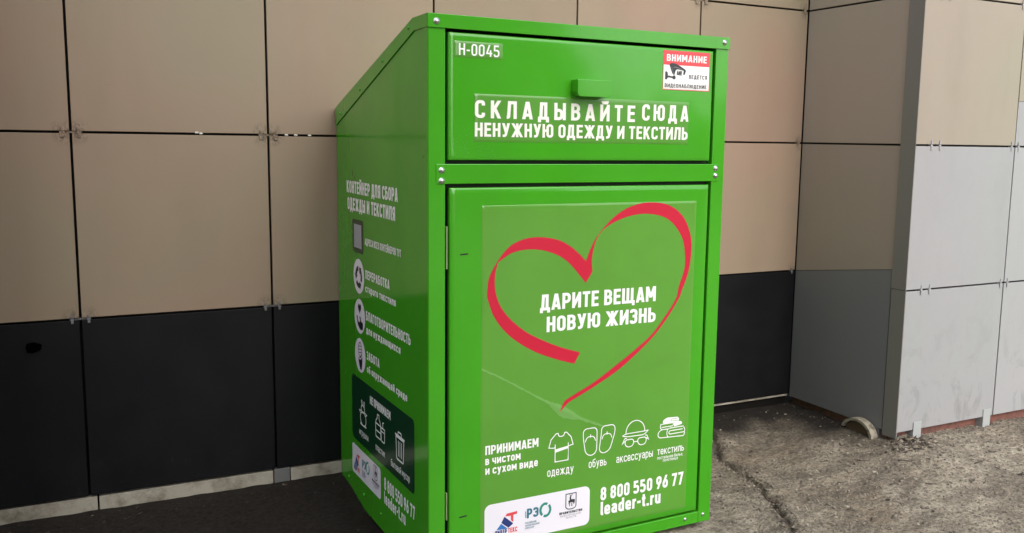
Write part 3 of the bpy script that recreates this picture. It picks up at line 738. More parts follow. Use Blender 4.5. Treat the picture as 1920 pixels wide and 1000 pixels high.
# camera warning sticker
x0, x1, z0, z1 = 0.8325, 1.0285, 1.5625, 1.6920
ws = film('warning_sticker', M_WHITE, binn, x0, x1, z0, z1, hatch_dy, 0.0012, 12, 8)
q = Print(on_hatch, 0.0009)
nseg = 8
for i in range(nseg):
    a, b = x0+(x1-x0)*i/nseg, x0+(x1-x0)*(i+1)/nseg; q.face([(a, 1.6445), (b, 1.6445), (b, z1), (a, z1)])
q.layer = 1
for rect in ((x0, x0+0.0022, z0, 1.6445), (x1-0.0022, x1, z0, 1.6445), (x0+0.0022, x1-0.0022, z0, z0+0.0022)):
    q.face([(rect[0], rect[2]), (rect[1], rect[2]), (rect[1], rect[3]), (rect[0], rect[3])])
q.done('red_field', M_WRED, ws)
q = Print(on_hatch, 0.0012); q.text('ВНИМАНИЕ', 0.8465, 1.6570, 0.168, 0.0225, 0.165, 0.14); q.done('lettering', M_WHITE, ws)
q = Print(on_hatch, 0.0011); q.text('ВЕДЁТСЯ', 0.9405, 1.6020, 0.0775, 0.0130, 0.17, 0.15); q.done('lettering', M_GREYINK, ws)
q = Print(on_hatch, 0.0011); q.text('ВИДЕОНАБЛЮДЕНИЕ', 0.8405, 1.5705, 0.1765, 0.0128, 0.17, 0.13); q.done('lettering', M_GREYINK, ws)
def cw(px, py): return (0.8403+(px-170)/400*0.0862, 1.6500-(py-350)/340*0.0540)
q = Print(on_hatch, 0.0014)
q.poly([cw(*a) for a in ((250,375),(290,345),(370,350),(470,405),(560,465),(575,490),(550,575),(520,575),(530,490),(400,465),(370,500),(350,600),(310,560))])
q.poly([cw(*a) for a in ((175,530),(200,520),(220,540),(228,590),(228,650),(205,690),(175,685))])
q.stroke([cw(228,625), cw(340,640)], 0.006)
q.circle(*cw(345,640), 0.0070, 0.0065)
q.stroke([cw(395,575), cw(500,590)], 0.0016)
q.done('camera_pictogram', M_GREYINK, ws)
q = Print(on_hatch, 0.0019); a = cw(400, 575); q.text('БИВ', a[0], a[1], 0.0205, 0.0118, 0.2, 0.09); q.done('lettering', M_GREYINK, ws)
q = Print(on_hatch, 0.0018); q.stroke([cw(330,430), cw(380,425), cw(500,470)], 0.0010); q.stroke([cw(290,420), cw(345,600)], 0.0009); q.done('highlight_line', M_PALEINK, ws)

# ---- lower door with the printed poster film
door = sheet('lower_door', M_GREEN, binn, LX0+0.006, LX1-0.004, LZ0+0.003, LZ1-0.005, door_dy, 0.0005, 60, 70)
bm = bmesh.new(); box(bm, 0.0555, 0.0590, -0.0035, 0.010, 0.997, 1.127, bev=0.0012); link('hinge', bm, M_HINGE, binn)
bm = bmesh.new(); box(bm, 0.0555, 0.0590, -0.0035, 0.010, 0.20, 0.29, bev=0.0012); link('hinge', bm, M_HINGE, binn)
for z in (1.040, 0.2015):
    bm = bmesh.new(); prism(bm, rounded([(0.100, z-0.0032, 0.003), (0.127, z-0.0012, 0.003), (0.128, z+0.0032, 0.003), (0.101, z+0.0018, 0.003)], True, 3), 'y', door_dy(0.114, z)-0.0011, 0.002)
    link('door_slot', bm, M_DARKGAP, door)
pf = film('poster_film', M_FILM, binn, 0.1735, 0.9935, 0.0700, 1.1870, film_dy, 0.0012, 90, 120)
def dtext(txt, u, v, w, cap, t, gap=0.095, m=M_WHITE, par=pf, off=0.0011, space=0.26):
    q = Print(on_door, off); q.text(txt, u, v, w, cap, t, gap, space); return q.done('lettering', m, par)
dtext('ДАРИТЕ ВЕЩАМ', 0.3815, 0.8440, 0.4520, 0.0525, 0.182)
dtext('НОВУЮ ЖИЗНЬ', 0.4065, 0.7715, 0.4300, 0.0510, 0.182)
dtext('ПРИНИМАЕМ', 0.1900, 0.3918, 0.1920, 0.0298, 0.178)
dtext('в чистом', 0.1902, 0.3585, 0.1264, 0.0285, 0.165)
dtext('и сухом виде', 0.1904, 0.3262, 0.1902, 0.0285, 0.165)
dtext('одежду', 0.4165, 0.2815, 0.1010, 0.0305, 0.115, 0.11)
dtext('обувь', 0.5768, 0.2860, 0.0725, 0.0305, 0.115, 0.11)
dtext('аксессуары', 0.6885, 0.2860, 0.1530, 0.0300, 0.115, 0.11)
dtext('текстиль', 0.8608, 0.2878, 0.1172, 0.0285, 0.115, 0.11)
dtext('постельное белье,', 0.8612, 0.2708, 0.1120, 0.0125, 0.12, 0.12)
dtext('полотенца', 0.8860, 0.2592, 0.0655, 0.0125, 0.12, 0.12)
dtext('8 800 550 96 77', 0.6270, 0.1612, 0.3525, 0.0475, 0.19, 0.10)
dtext('leader-t.ru', 0.6283, 0.1074, 0.2527, 0.0490, 0.19, 0.10)

# red brush heart
HO1 = [(0.5134,0.6560),(0.4431,0.6786),(0.3654,0.7109),(0.2984,0.7515),(0.2503,0.7936),(0.2156,0.8416),(0.1984,0.8857),(0.1927,0.9119),(0.1984,0.9593),(0.2141,0.9914),(0.2280,1.0126),(0.2479,1.0373),(0.2760,1.0618),(0.3127,1.0769),(0.3500,1.0829),(0.3963,1.0811),(0.4477,1.0698),(0.4916,1.0471),(0.5275,1.0187),(0.5494,0.9965)]
HI1 = [(0.5352,0.6921),(0.4562,0.7184),(0.3873,0.7493),(0.3333,0.7783),(0.2846,0.8163),(0.2496,0.8546),(0.2301,0.8893),(0.2199,0.9286),(0.2195,0.9654),(0.2261,0.9981),(0.2300,1.0089),(0.2481,1.0208),(0.2763,1.0360),(0.3173,1.0445),(0.3589,1.0442),(0.4055,1.0357),(0.4531,1.0165),(0.4884,0.9919),(0.5200,0.9594),(0.5511,0.9247)]
HO2 = [(0.5494,0.9965),(0.5650,1.0344),(0.5843,1.0683),(0.6150,1.1039),(0.6550,1.1395),(0.7004,1.1655),(0.7561,1.1819),(0.8132,1.1848),(0.8718,1.1756),(0.9223,1.1484),(0.9566,1.1069),(0.9769,1.0490),(0.9772,0.9874),(0.9670,0.9301),(0.9418,0.8696),(0.9319,0.8460),(0.8870,0.7840),(0.8320,0.7235),(0.7623,0.6674),(0.6886,0.6170),(0.6062,0.5751),(0.5302,0.5419),(0.4927,0.5255),(0.4583,0.4964)]
HI2 = [(0.5758,0.9602),(0.5726,0.9992),(0.5783,1.0376),(0.5931,1.0757),(0.6240,1.1055),(0.6646,1.1256),(0.7198,1.1416),(0.7763,1.1472),(0.8342,1.1406),(0.8788,1.1234),(0.9147,1.0920),(0.9415,1.0504),(0.9524,0.9968),(0.9511,0.9475),(0.9308,0.8910),(0.9196,0.8468),(0.8738,0.7851),(0.8180,0.7248),(0.7468,0.6754),(0.6684,0.6277),(0.5867,0.5816),(0.5111,0.5484),(0.4785,0.5315),(0.4596,0.4979)]
def crom(P, k=6):
    out = []
    for i in range(len(P)-1):
        p0, p1, p2, p3 = P[max(0, i-1)], P[i], P[i+1], P[min(len(P)-1, i+2)]
        for j in range(k):
            t = j/k
            out.append(tuple(0.5*((2*p1[c])+(-p0[c]+p2[c])*t+(2*p0[c]-5*p1[c]+4*p2[c]-p3[c])*t*t+(-p0[c]+3*p1[c]-3*p2[c]+p3[c])*t**3) for c in (0, 1)))
    out.append(P[-1]); return out
q = Print(on_door, 0.0011)
for A, Bq in ((HO1, HI1), (HO2, HI2)):
    A, Bq = crom(A), crom(Bq)
    for i in range(len(A)-1):
        am = lambda P, j, f: (A[j][0]+(Bq[j][0]-A[j][0])*f, A[j][1]+(Bq[j][1]-A[j][1])*f)
        for f in range(3): q.face([am(0, i, f/3), am(0, i+1, f/3), am(0, i+1, (f+1)/3), am(0, i, (f+1)/3)])
q.face([HO1[-1], HI1[-1], HI2[0]])
q.done('heart', M_RED, pf)

# pale strip painted as the reflection along the film's diagonal crease
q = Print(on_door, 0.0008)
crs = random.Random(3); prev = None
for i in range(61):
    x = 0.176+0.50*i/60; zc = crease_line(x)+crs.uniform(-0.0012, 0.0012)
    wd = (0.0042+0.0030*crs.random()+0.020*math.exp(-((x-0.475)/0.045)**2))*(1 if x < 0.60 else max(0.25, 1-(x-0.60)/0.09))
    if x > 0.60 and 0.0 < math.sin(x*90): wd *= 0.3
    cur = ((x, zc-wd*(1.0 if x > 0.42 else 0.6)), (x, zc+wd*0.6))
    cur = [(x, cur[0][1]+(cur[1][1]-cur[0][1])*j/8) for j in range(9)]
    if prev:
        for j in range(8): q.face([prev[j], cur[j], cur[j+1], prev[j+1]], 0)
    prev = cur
q.done('crease_glint', M_CREASE_GLINT, pf)
# pictograms on the front
lw = 0.0032
q = Print(on_door, 0.0011)                                            # t-shirt
sx, sz = 0.4194, 0.3270
def S_(a, b): return (sx+a*0.0960, sz+b*0.1000)
q.stroke([S_(.27,.02), S_(.27,.53), S_(.22,.50), S_(.02,.53), S_(.10,.80,), S_(.30,.985), S_(.38,.985), (*S_(.41,.87), .012), (*S_(.60,.87), .012), S_(.64,.985), S_(.72,.985), S_(.90,.80), S_(.985,.53), S_(.79,.50), S_(.79,.53), S_(.79,.02)], lw, True)
q.stroke([S_(.27,.45), S_(.27,.62)], lw); q.stroke([S_(.79,.45), S_(.79,.62)], lw)
q.poly([S_(.29,.34), S_(.78,.42), S_(.78,.51), S_(.29,.45)])
q.done('shirt_pictogram', M_WHITE, pf)
q = Print(on_door, 0.0011)                                            # slippers
for (cx, cz, lean) in ((0.5835, 0.378, -0.0015), (0.6435, 0.379, 0.0045)):
    pts = [(cx+lean*2-0.0275, cz+0.020, 0.03), (cx+lean*2-0.0265, cz+0.0475, 0.03), (cx+lean*2+0.0265, cz+0.0475, 0.03), (cx+lean*2+0.0275, cz+0.020, 0.03), (cx+0.021-lean*1.5, cz-0.0475, 0.028), (cx-0.021-lean*1.5, cz-0.0475, 0.028)]
    q.stroke(pts, lw, True, 8)
    q.stroke([(cx+lean-0.0205, cz+0.001), (cx+lean-0.014, cz+0.0185, 0.015), (cx+lean+0.014, cz+0.0185, 0.015), (cx+lean+0.0205, cz+0.001)], lw*0.95)
    q.stroke([(cx+lean, cz+0.015), (cx+lean, cz+0.026)], lw*0.9)
q.done('slippers_pictogram', M_WHITE, pf)
q = Print(on_door, 0.0011)                                            # hat and glasses
q.ring(0.7645, 0.3860, 0.0395, 0.0420, lw, 0, 180)
q.stroke([(0.7100, 0.3790, 0.004), (0.7250, 0.3850, 0.01), (0.8050, 0.3850, 0.01), (0.8205, 0.3870, 0.004), (0.8020, 0.3720, 0.01), (0.7300, 0.3740, 0.01)], lw*0.95, True)
for cx in (0.7400, 0.7930):
    q.stroke([(cx-0.0200, 0.3630, 0.012), (cx+0.0200, 0.3630, 0.012), (cx+0.0160, 0.3370, 0.012), (cx-0.0140, 0.3370, 0.012)], lw, True)
q.stroke([(0.7590, 0.3520), (0.7740, 0.3520)], lw)
q.stroke([(0.7225, 0.3600), (0.7110, 0.3500), (0.7210, 0.3690, 0.004), (0.7290, 0.3680)], lw); q.stroke([(0.8110, 0.3600), (0.8210, 0.3530), (0.8130, 0.3700, 0.004), (0.8060, 0.3690)], lw)
q.done('hat_pictogram', M_WHITE, pf)
q = Print(on_door, 0.0011)                                            # folded towels
q.poly([(0.8810, 0.4000, 0.006), (0.8800, 0.4120, 0.008), (0.8990, 0.4205, 0.006), (0.9470, 0.4175, 0.006), (0.9520, 0.4080, 0.004), (0.9480, 0.4020), (0.9630, 0.3990, 0.005), (0.9660, 0.3890, 0.005), (0.9300, 0.3830), (0.9290, 0.3990)], 4)
q.stroke([(0.8720, 0.3985), (0.9270, 0.3985, 0.006), (0.9270, 0.3870, 0.006), (0.8760, 0.3870)], lw)
q.stroke([(0.8720, 0.4000, 0.006), (0.8700, 0.3860, 0.006), (0.8760, 0.3790)], lw)
q.stroke([(0.9080, 0.3780), (0.8720, 0.3790, 0.014), (0.8590, 0.3650, 0.014), (0.8650, 0.3500, 0.012), (0.9000, 0.3480), (0.9740, 0.3440, 0.005), (0.9780, 0.3560, 0.006), (0.9740, 0.3580)], lw)
q.stroke([(0.9720, 0.3770, 0.006), (0.9790, 0.3680, 0.006), (0.9760, 0.3580), (0.9080, 0.3580, 0.006), (0.9080, 0.3700, 0.006), (0.9680, 0.3700)], lw)
q.stroke([(0.9080, 0.3800), (0.9720, 0.3800)], lw); q.stroke([(0.9020, 0.3770, 0.010), (0.8980, 0.3620, 0.01), (0.9040, 0.3480)], lw)
q.done('towels_pictogram', M_WHITE, pf)
q = Print(on_door, 0.0016); q.stroke([(0.9450, 0.4130), (0.9150, 0.4120, 0.004), (0.9150, 0.4050, 0.004), (0.9470, 0.4050)], 0.0016); q.done('towel_fold_line', M_FILM, pf)

# emblems, drawn once in a unit frame and used on the front and on the side
def logos(f, off, par, X, Z, kx, kz, tiny=True):
    def P(a, b): return (X+a*kx, Z+b*kz)
    q = Print(f, off)                                                 # blue and red triangle mark
    q.poly([P(.118,.345), P(.195,.600), P(.268,.330), P(.205,.330), P(.165,.455)]) if False else None
    q.poly([P(.108,.345), P(.150,.480), P(.212,.325)])
    q.done('blue_wedge', M_BLUE, par)
    q = Print(f, off); q.poly([P(.152,.500), P(.180,.640), P(.262,.430), P(.218,.345)]); q.text('ЛИДЕР', *P(.095,.205), .108*kx, .120*kz, .22, .1); q.done('navy_wedge', M_NAVY, par)
    q = Print(f, off); q.poly([P(.188,.640), P(.200,.700), P(.297,.720), P(.297,.655), P(.262,.640), P(.262,.465), P(.240,.520), P(.240,.630)]); q.text('ТЕКС', *P(.214,.215), .085*kx, .120*kz, .2, .1); q.done('red_letter', M_WRED, par)
    q = Print(f, off); q.text('РЭ', *P(.388,.480), .110*kx, .240*kz, .20, .10); q.done('lettering', M_SLATE, par)
    q = Print(f, off); q.ring(*P(.560,.610), .044*kx, .150*kz, .022*kx, 60, 235); q.ring(*P(.566,.600), .044*kx, .150*kz, .022*kx, -115, 48); q.done('ring_mark', M_TEAL, par)
    for b, t_, w in ((.345, 'РОССИЙСКИЙ', .105), (.280, 'ЭКОЛОГИЧЕСКИЙ', .135), (.215, 'ОПЕРАТОР', .085)):
        q = Print(f, off); q.text(t_, *P(.372,b), w*kx, .045*kz, .14, .16); q.done('lettering', M_SLATE, par)
    q = Print(f, off); q.text('ППК', *P(.372,.500), .010*kx, .16*kz, .2, .1); q.done('lettering', M_SLATE, par)
    q = Print(f, off)                                                 # shield with a deer
    q.stroke([P(.762,.890), P(.762,.560), (*P(.775,.510), .02*kx), (*P(.812,.490), .02*kx), (*P(.850,.510), .02*kx), P(.862,.560), P(.862,.890)], .0085*kx, True)
    q.poly([P(.785,.700), P(.800,.730), P(.797,.790), P(.805,.830), P(.818,.840), P(.812,.790), P(.815,.740), P(.845,.735), P(.852,.710), P(.848,.640), P(.838,.600), P(.834,.655), P(.815,.665), P(.795,.650), P(.782,.620), P(.790,.665)])
    q.stroke([P(.806,.830), P(.800,.870)], .006*kx); q.stroke([P(.815,.830), P(.825,.870)], .006*kx); q.stroke([P(.820,.650), P(.822,.560)], .008*kx); q.stroke([P(.800,.650), P(.798,.570)], .008*kx)
    q.done('deer_shield', M_GREYINK, par)
    q = Print(f, off); q.text('ПРАВИТЕЛЬСТВО', *P(.700,.390), .226*kx, .062*kz, .22, .11); q.done('lettering', M_BLACKINK, par)
    q = Print(f, off); q.text('НИЖЕГОРОДСКОЙ', *P(.710,.325), .200*kx, .045*kz, .13, .14); q.done('lettering', M_PALEINK, par)
    q = Print(f, off); q.text('ОБЛАСТИ', *P(.765,.265), .100*kx, .045*kz, .13, .14); q.done('lettering', M_PALEINK, par)
q = Print(on_door, 0.0012)
q.poly([(0.1885, 0.0860, 0.022), (0.5836, 0.0860, 0.022), (0.5836, 0.2240, 0.022), (0.1885, 0.2240, 0.022)], 8)
ls = q.done('logo_sticker', M_STICKER, binn)
logos(on_door, 0.0016, ls, 0.1885, 0.0860, 0.3951, 0.1380)

# ---- left side prints
def stext(txt, u, v, w, cap, t, gap=0.095, m=M_WHITE, par=binn, off=0.0008, space=0.26):
    q = Print(on_side, off); q.text(txt, u, v, w, cap, t, gap, space); return q.done('lettering', m, par)
stext('КОНТЕЙНЕР ДЛЯ СБОРА', 0.1275, 1.1830, 0.5640, 0.0450, 0.20)
stext('ОДЕЖДЫ И ТЕКСТИЛЯ', 0.1345, 1.1195, 0.5305, 0.0465, 0.20)
stext('АДРЕСА ВСЕХ КОНТЕЙНЕРОВ ТУТ', 0.3412, 1.0070, 0.3785, 0.0245, 0.19)
stext('ПЕРЕРАБОТКА', 0.3430, 0.8845, 0.2615, 0.0320, 0.19)
stext('старого текстиля', 0.3410, 0.8365, 0.3240, 0.0285, 0.19)
stext('БЛАГОТВОРИТЕЛЬНОСТЬ', 0.3452, 0.7337, 0.4590, 0.0345, 0.19)
stext('для нуждающихся', 0.3462, 0.6855, 0.3620, 0.0285, 0.19)
stext('ЗАБОТА', 0.3478, 0.5892, 0.1442, 0.0318, 0.19)
stext('об окружающей среде', 0.3490, 0.5412, 0.4210, 0.0285, 0.19)
stext('8 800 550 96 77', 0.5320, 0.1615, 0.3045, 0.0468, 0.19, 0.10)
stext('leader-t.ru', 0.5306, 0.1105, 0.2172, 0.0460, 0.19, 0.10)
q = Print(on_side, 0.0006); q.poly([(0.1920, 0.9685, 0.012), (0.3220, 0.9685, 0.012), (0.3220, 1.0900, 0.012), (0.1920, 1.0900, 0.012)]); card = q.done('code_card', M_PANELINK, binn)
q = Print(on_side, 0.0010); q.poly([(0.2120, 0.9860), (0.3020, 0.9860), (0.3020, 1.0725), (0.2120, 1.0725)]); q.done('blank_field', M_PALEINK, card)
def badge(cu, cv):
    q = Print(on_side, 0.0006); q.circle(cu, cv, 0.0635, 0.0645, 48); return q.done('round_badge', M_STICKER, binn)
b = badge(0.2632, 0.8824); q = Print(on_side, 0.0010)                  # three chasing arrows
for k in range(3):
    a0 = 95+120*k
    q.ring(0.2632, 0.8800, 0.031, 0.032, 0.017, a0, a0+72, 10)
    a = R(a0+72); cu, cv = 0.2632+0.031*math.cos(a), 0.8800+0.032*math.sin(a); tu, tv = -math.sin(a), math.cos(a); nu, nv = math.cos(a), math.sin(a)
    q.poly([(cu+nu*0.016, cv+nv*0.016), (cu+tu*0.020, cv+tv*0.020), (cu-nu*0.016, cv-nv*0.016)])
q.done('recycling_pictogram', M_BLACKINK, b)
b = badge(0.2686, 0.7341); q = Print(on_side, 0.0010)                  # heart above an open hand
q.poly([(0.2686, 0.7440), (0.2500, 0.7650, 0.004), (0.2530, 0.7800, 0.008), (0.2640, 0.7800, 0.006), (0.2686, 0.7740), (0.2740, 0.7800, 0.006), (0.2850, 0.7790, 0.008), (0.2870, 0.7650, 0.004)])
q.poly([(0.2330, 0.7330, 0.004), (0.2430, 0.7340, 0.004), (0.2520, 0.7140, 0.006), (0.2700, 0.7100, 0.006), (0.2740, 0.7240, 0.005), (0.2640, 0.7300, 0.004), (0.2780, 0.7350, 0.005), (0.2860, 0.7180), (0.3080, 0.7140, 0.006), (0.3060, 0.6880, 0.006), (0.2760, 0.6850, 0.008), (0.2440, 0.7000, 0.01)])
q.done('charity_pictogram', M_BLACKINK, b)
b = badge(0.2691, 0.5870); q = Print(on_side, 0.0010)                  # sprout held in a hand
q.ring(0.2700, 0.6080, 0.020, 0.028, 0.0042)
for v in (0.6200, 0.6080, 0.5960): q.stroke([(0.2540, v), (0.2860, v+0.004)], 0.0032)
q.stroke([(0.2520, 0.5930), (0.2660, 0.5780), (0.2860, 0.5930)], 0.0045)
q.poly([(0.2480, 0.5800, 0.004), (0.2620, 0.5700, 0.004), (0.2760, 0.5720, 0.004), (0.2960, 0.5860, 0.004), (0.2920, 0.5500, 0.004), (0.2880, 0.5340), (0.2660, 0.5350), (0.2520, 0.5600, 0.004)])
q.done('nature_pictogram', M_BLACKINK, b)
q = Print(on_side, 0.0006); q.poly([(0.1585, 0.2465, 0.020), (0.8335, 0.2465, 0.020), (0.8335, 0.4965, 0.020), (0.1585, 0.4965, 0.020)], 8); dp = q.done('refusal_sticker', M_PANELINK, binn)
stext('НЕ ПРИНИМАЕМ', 0.3815, 0.4325, 0.2235, 0.0300, 0.20, par=dp, off=0.0011)
stext('игрушки', 0.2490, 0.2815, 0.1075, 0.0260, 0.12, 0.11, par=dp, off=0.0011)
stext('пластик', 0.4410, 0.2795, 0.1030, 0.0260, 0.12, 0.11, par=dp, off=0.0011)
stext('бытовой мусор', 0.6065, 0.2735, 0.1840, 0.0260, 0.12, 0.11, par=dp, off=0.0011)
q = Print(on_side, 0.0011)                                            # toy rabbit
q.ring(0.2980, 0.3510, 0.0340, 0.0260, 0.005); q.ring(0.2950, 0.3880, 0.0200, 0.0140, 0.0045)
q.stroke([(0.2830, 0.3980), (0.2770, 0.4190, 0.004), (0.2880, 0.4190, 0.004), (0.2910, 0.4020)], 0.004); q.stroke([(0.3010, 0.4020), (0.3080, 0.4200, 0.004), (0.3170, 0.4160, 0.004), (0.3110, 0.3960)], 0.004)
q.stroke([(0.2680, 0.3660), (0.2560, 0.3760), (0.2780, 0.3790)], 0.0045); q.stroke([(0.3250, 0.3680), (0.3400, 0.3760), (0.3140, 0.3800)], 0.0045)
q.stroke([(0.2740, 0.3330), (0.2640, 0.3260, 0.004), (0.2900, 0.3250)], 0.0045); q.stroke([(0.3200, 0.3330), (0.3350, 0.3260, 0.004), (0.3080, 0.3250)], 0.0045)
q.done('toy_pictogram', M_WHITE, dp)
q = Print(on_side, 0.0011)                                            # plastic bottle and cup
q.stroke([(0.4450, 0.3310, 0.006), (0.4430, 0.3860, 0.014), (0.4620, 0.4020), (0.4640, 0.4150), (0.4820, 0.4150), (0.4830, 0.4020), (0.5000, 0.3880, 0.012), (0.5000, 0.3310, 0.006)], 0.0048, True)
q.stroke([(0.4440, 0.3800), (0.5000, 0.3800)], 0.0045); q.stroke([(0.4440, 0.3540), (0.5000, 0.3540)], 0.0045)
q.stroke([(0.5060, 0.3300, 0.006), (0.5040, 0.3790), (0.5430, 0.3790), (0.5400, 0.3300, 0.006)], 0.0048, True); q.stroke([(0.5240, 0.3790), (0.5210, 0.3980), (0.5330, 0.4020)], 0.0045); q.stroke([(0.5040, 0.3660), (0.5430, 0.3660)], 0.004)
q.done('bottle_pictogram', M_WHITE, dp)
q = Print(on_side, 0.0011)                                            # waste bin
q.stroke([(0.6650, 0.3180, 0.006), (0.6590, 0.3950), (0.7360, 0.3950), (0.7300, 0.3180, 0.006)], 0.0055, True)
q.stroke([(0.6520, 0.4010), (0.7430, 0.4010)], 0.006); q.stroke([(0.6800, 0.4010), (0.6800, 0.4150, 0.004), (0.7120, 0.4150, 0.004), (0.7120, 0.4010)], 0.0048)
for u in (0.6830, 0.6980, 0.7130): q.stroke([(u, 0.3300), (u, 0.3840)], 0.0045)
q.done('waste_bin_pictogram', M_WHITE, dp)
q = Print(on_side, 0.0006); q.poly([(0.1540, 0.1060, 0.016), (0.4940, 0.1060, 0.016), (0.4940, 0.2225, 0.016), (0.1540, 0.2225, 0.016)], 8); sl = q.done('logo_sticker', M_STICKER, binn)
logos(on_side, 0.0011, sl, 0.1400, 0.0950, 0.3650, 0.1350, False)

# ------------------------------------------------------------------ small things on the ground
# cut end of an old pipe at the pillar's foot
pipe = thing('broken_pipe', 'pale curved broken pipe end lying at the foot of the dark pillar side', 'pipe', (2.300, 0.46, 0.03))
bm = bmesh.new(); n = 22; ro, ri = 0.078, 0.066
for i in range(n):
    a0, a1 = R(-12+175*i/n), R(-12+175*(i+1)/n)
    for (A, Bq, C_, D_) in (((ro, 0), (ro, 1), (ri, 1), (ri, 0)),):
        c0 = [(0.0, -r_*math.cos(a0)*1.25, r_*math.sin(a0)) for r_ in (ro, ri)]; c1 = [(0.0, -r_*math.cos(a1)*1.25, r_*math.sin(a1)) for r_ in (ro, ri)]
        def V(p_, x): return bm.verts.new((x, p_[1], p_[2]))
        bm.faces.new([V(c0[0], 0), V(c1[0], 0), V(c1[1], 0), V(c0[1], 0)])
        bm.faces.new([V(c0[0], 0), V(c0[0], 0.042), V(c1[0], 0.042), V(c1[0], 0)])
        bm.faces.new([V(c0[1], 0), V(c1[1], 0), V(c1[1], 0.042), V(c0[1], 0.042)])
bmesh.ops.remove_doubles(bm, verts=bm.verts, dist=1e-5); bmesh.ops.recalc_face_normals(bm, faces=bm.faces)
link('pipe_rim', bm, M_PIPE, pipe)
bm = bmesh.new(); prism(bm, [(-0.080*math.cos(R(180*i/12)), 0.064*math.sin(R(180*i/12))-0.004) for i in range(13)], 'x', 0.012, 0.02); link('pipe_inside', bm, M_BROWN, pipe)

def on_ground(x, y): return ground_z(x, y)
def inside(x, y):
    return (-0.03 < x < W+0.02 and -0.02 < y < 1.0) or y > 0.95 or (x > PX-0.01 and y > PY+0.03)
# twigs and leaf scraps
def twig(x, y, ln, rot):
    bm = bmesh.new(); n = 7; ringv = []
    r0 = ln*0.045; bend = random.uniform(-0.25, 0.25)*ln
    for i in range(n):
        t = i/(n-1); px_ = (t-0.5)*ln; py_ = bend*(t-0.5)**2*3; r_ = r0*(1-0.55*t)*(1+0.3*random.uniform(-1, 1))
        ringv.append([bm.verts.new((px_, py_+r_*math.cos(a), r0*0.7+r_*math.sin(a)+0.12*r0*math.sin(9*t))) for a in (0, 1.57, 3.14, 4.71)])
    for A, Bq in zip(ringv, ringv[1:]):
        for k in range(4): bm.faces.new([A[k], A[(k+1) % 4], Bq[(k+1) % 4], Bq[k]])
    bm.faces.new(ringv[0][::-1]); bm.faces.new(ringv[-1])
    o = link('twig', bm, M_TWIG, None, True); o.location = (x, y, on_ground(x, y)+0.001); o.rotation_euler = (0, 0, rot)
    return tag(o, 'small dark twig lying on the dusty pale ground right of the bin', 'twig', 'dark twigs scattered on the ground')
spots = [(2.02,-0.02,.05,.3),(2.16,-.10,.06,-.5),(2.30,-.02,.045,.2),(2.52,-.04,.07,.1),(2.46,.08,.05,-.4),(2.58,.14,.045,.7),(1.86,.10,.05,.0),(1.80,.22,.035,.5),(1.95,.30,.04,-.3),(2.08,.20,.05,-.6),(2.22,.10,.06,-.7),(1.70,-.10,.04,.4),(2.70,.02,.05,-.2),(2.80,.12,.06,.3),(2.38,-.18,.05,.5),(1.62,.05,.03,.9),(2.62,-.2,.06,-.3),(1.92,.46,.04,.2),(2.14,.40,.05,1.0),(2.9,-.05,.06,.1)]
for s in spots: twig(*s)
# dry litter and crumbs of soil swept against the pillar and the wall foot
lr = random.Random(11); bm = bmesh.new()
def flake(x, y, s_):
    z = on_ground(x, y)+s_*0.12; n_ = lr.choice((4, 5, 6)); a0 = lr.uniform(0, 6.28); tl = Vector((lr.uniform(-.5, .5), lr.uniform(-.5, .5)))
    el = lr.uniform(0.35, 1.0)
    vv = []
    for k in range(n_):
        a = a0+k*math.tau/n_; r_ = s_*lr.uniform(0.55, 1.1); u, w_ = r_*math.cos(a), r_*math.sin(a)*el
        c, sn = math.cos(a0*3), math.sin(a0*3); u, w_ = u*c-w_*sn, u*sn+w_*c
        vv.append((x+u, y+w_, z+u*tl.x+w_*tl.y+abs(u)*0.25))
    th = s_*0.10
    A = [bm.verts.new(p_) for p_ in vv]; Bv = [bm.verts.new((p_[0], p_[1], p_[2]-th)) for p_ in vv]
    mi = lr.choice((0, 0, 0, 1, 2))
    fl = [bm.faces.new(A), bm.faces.new(Bv[::-1])]+[bm.faces.new([A[(k+1) % n_], A[k], Bv[k], Bv[(k+1) % n_]]) for k in range(n_)]
    for f in fl: f.material_index = mi
for _ in range(5200):
    x, y = lr.uniform(1.15, 3.5), lr.uniform(-0.6, 0.93)
    if inside(x, y): continue
    pr = 0.06 + 1.0*gauss(x, y, 2.37, 0.22, 0.13, 0.07) + 0.8*(x > 2.33)*math.exp(-((y-0.26)/0.05)**2) + 0.8*gauss(x, y, 2.33, 0.62, 0.08, 0.3) + 0.35*math.exp(-(seg_d(x, y, CRACK)/0.03)**2) + 0.3*sstep(0.86, 0.94, y)
    if lr.random() < pr: flake(x, y, lr.choice((0.003, 0.0045, 0.006, 0.009)) if lr.random() < 0.93 else lr.uniform(0.010, 0.017))
for _ in range(260):
    x, y = lr.gauss(2.40, 0.07), lr.gauss(0.215, 0.032)
    if not inside(x, y): flake(x, y, lr.choice((0.004, 0.006, 0.009, 0.013)))
for _ in range(120):
    x, y = lr.uniform(-1.3, -0.03), lr.uniform(0.80, 0.95); flake(x, y, lr.choice((0.003, 0.005, 0.008)))
for f in bm.faces:
    if f.verts[0].co.x < 0 or f.verts[0].co.y > 0.36: f.material_index = f.material_index % 2
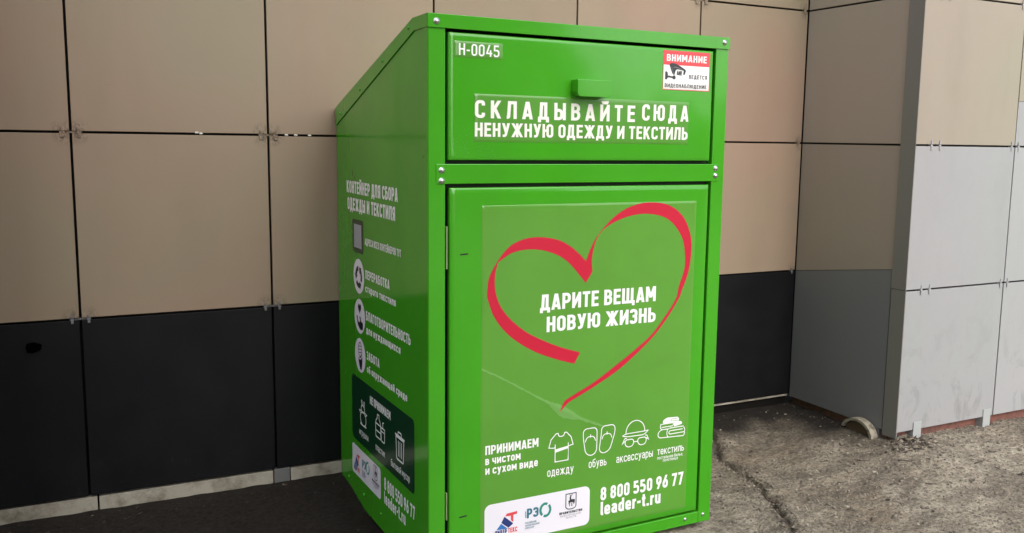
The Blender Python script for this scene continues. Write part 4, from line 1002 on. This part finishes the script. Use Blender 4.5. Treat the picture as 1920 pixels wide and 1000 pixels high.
for _ in range(900):
    t_ = lr.random()*(len(CRACK)-1); k = int(t_); f_ = t_-k; x = CRACK[k][0]+(CRACK[k+1][0]-CRACK[k][0])*f_+lr.gauss(0, 0.022); y = CRACK[k][1]+(CRACK[k+1][1]-CRACK[k][1])*f_+lr.gauss(0, 0.018)
    if -0.6 < y < 0.8 and not inside(x, y): flake(x, y, lr.choice((0.003, 0.004, 0.006)))
tag(link('litter', bm, [M_TWIG, M_LEAF, M_PALE_LEAF]), kind='stuff')
# grit: loose stones, thickest along the crack and by the pillar and wall
rng = random.Random(5)
bm = bmesh.new()
ico = [Vector(v) for v in ((0,0,1),(.9,0,.3),(.28,.85,.35),(-.72,.53,.4),(-.72,-.53,.35),(.28,-.85,.3),(.7,.5,-.4),(-.3,.8,-.4),(-.9,0,-.4),(-.3,-.85,-.4),(.7,-.5,-.4))]
icf = [(0,1,2),(0,2,3),(0,3,4),(0,4,5),(0,5,1),(1,6,2),(2,7,3),(3,8,4),(4,9,5),(5,10,1),(6,7,2),(7,8,3),(8,9,4),(9,10,5),(10,6,1)]
def stone(x, y, s):
    rot = Matrix.Rotation(rng.uniform(0, 6.28), 3, 'Z'); sc = (rng.uniform(.7, 1.5), rng.uniform(.7, 1.2), rng.uniform(.45, .9))
    z = on_ground(x, y)+s*0.25
    vv = [bm.verts.new(Vector((x, y, z))+rot @ Vector((p_[0]*s*sc[0]*rng.uniform(.75, 1.25), p_[1]*s*sc[1]*rng.uniform(.75, 1.25), p_[2]*s*sc[2]))) for p_ in ico]
    for f in icf: bm.faces.new([vv[i] for i in f])
cnt = 0
for _ in range(34000):
    x, y = rng.uniform(-1.4, 3.6), rng.uniform(-0.7, 0.95)
    if inside(x, y): continue
    d = seg_d(x, y, CRACK)
    pr = 0.10 + 0.65*(x > 1.1) + 0.9*math.exp(-(d/0.05)**2) + 0.9*gauss(x, y, 2.38, 0.24, 0.14, 0.07) + 0.45*(x > 2.3)*math.exp(-((y-0.24)/0.07)**2)
    if y > 0.45: pr *= 0.06
    if x < 0.3: pr *= 0.25
    if rng.random() < pr:
        stone(x, y, rng.choice((0.0016, 0.002, 0.0026, 0.0034, 0.0044, 0.0055)) if rng.random() < .96 else rng.uniform(.006, .010)); cnt += 1
tag(link('gravel', bm, M_PEB), kind='stuff')
print('stones', cnt)
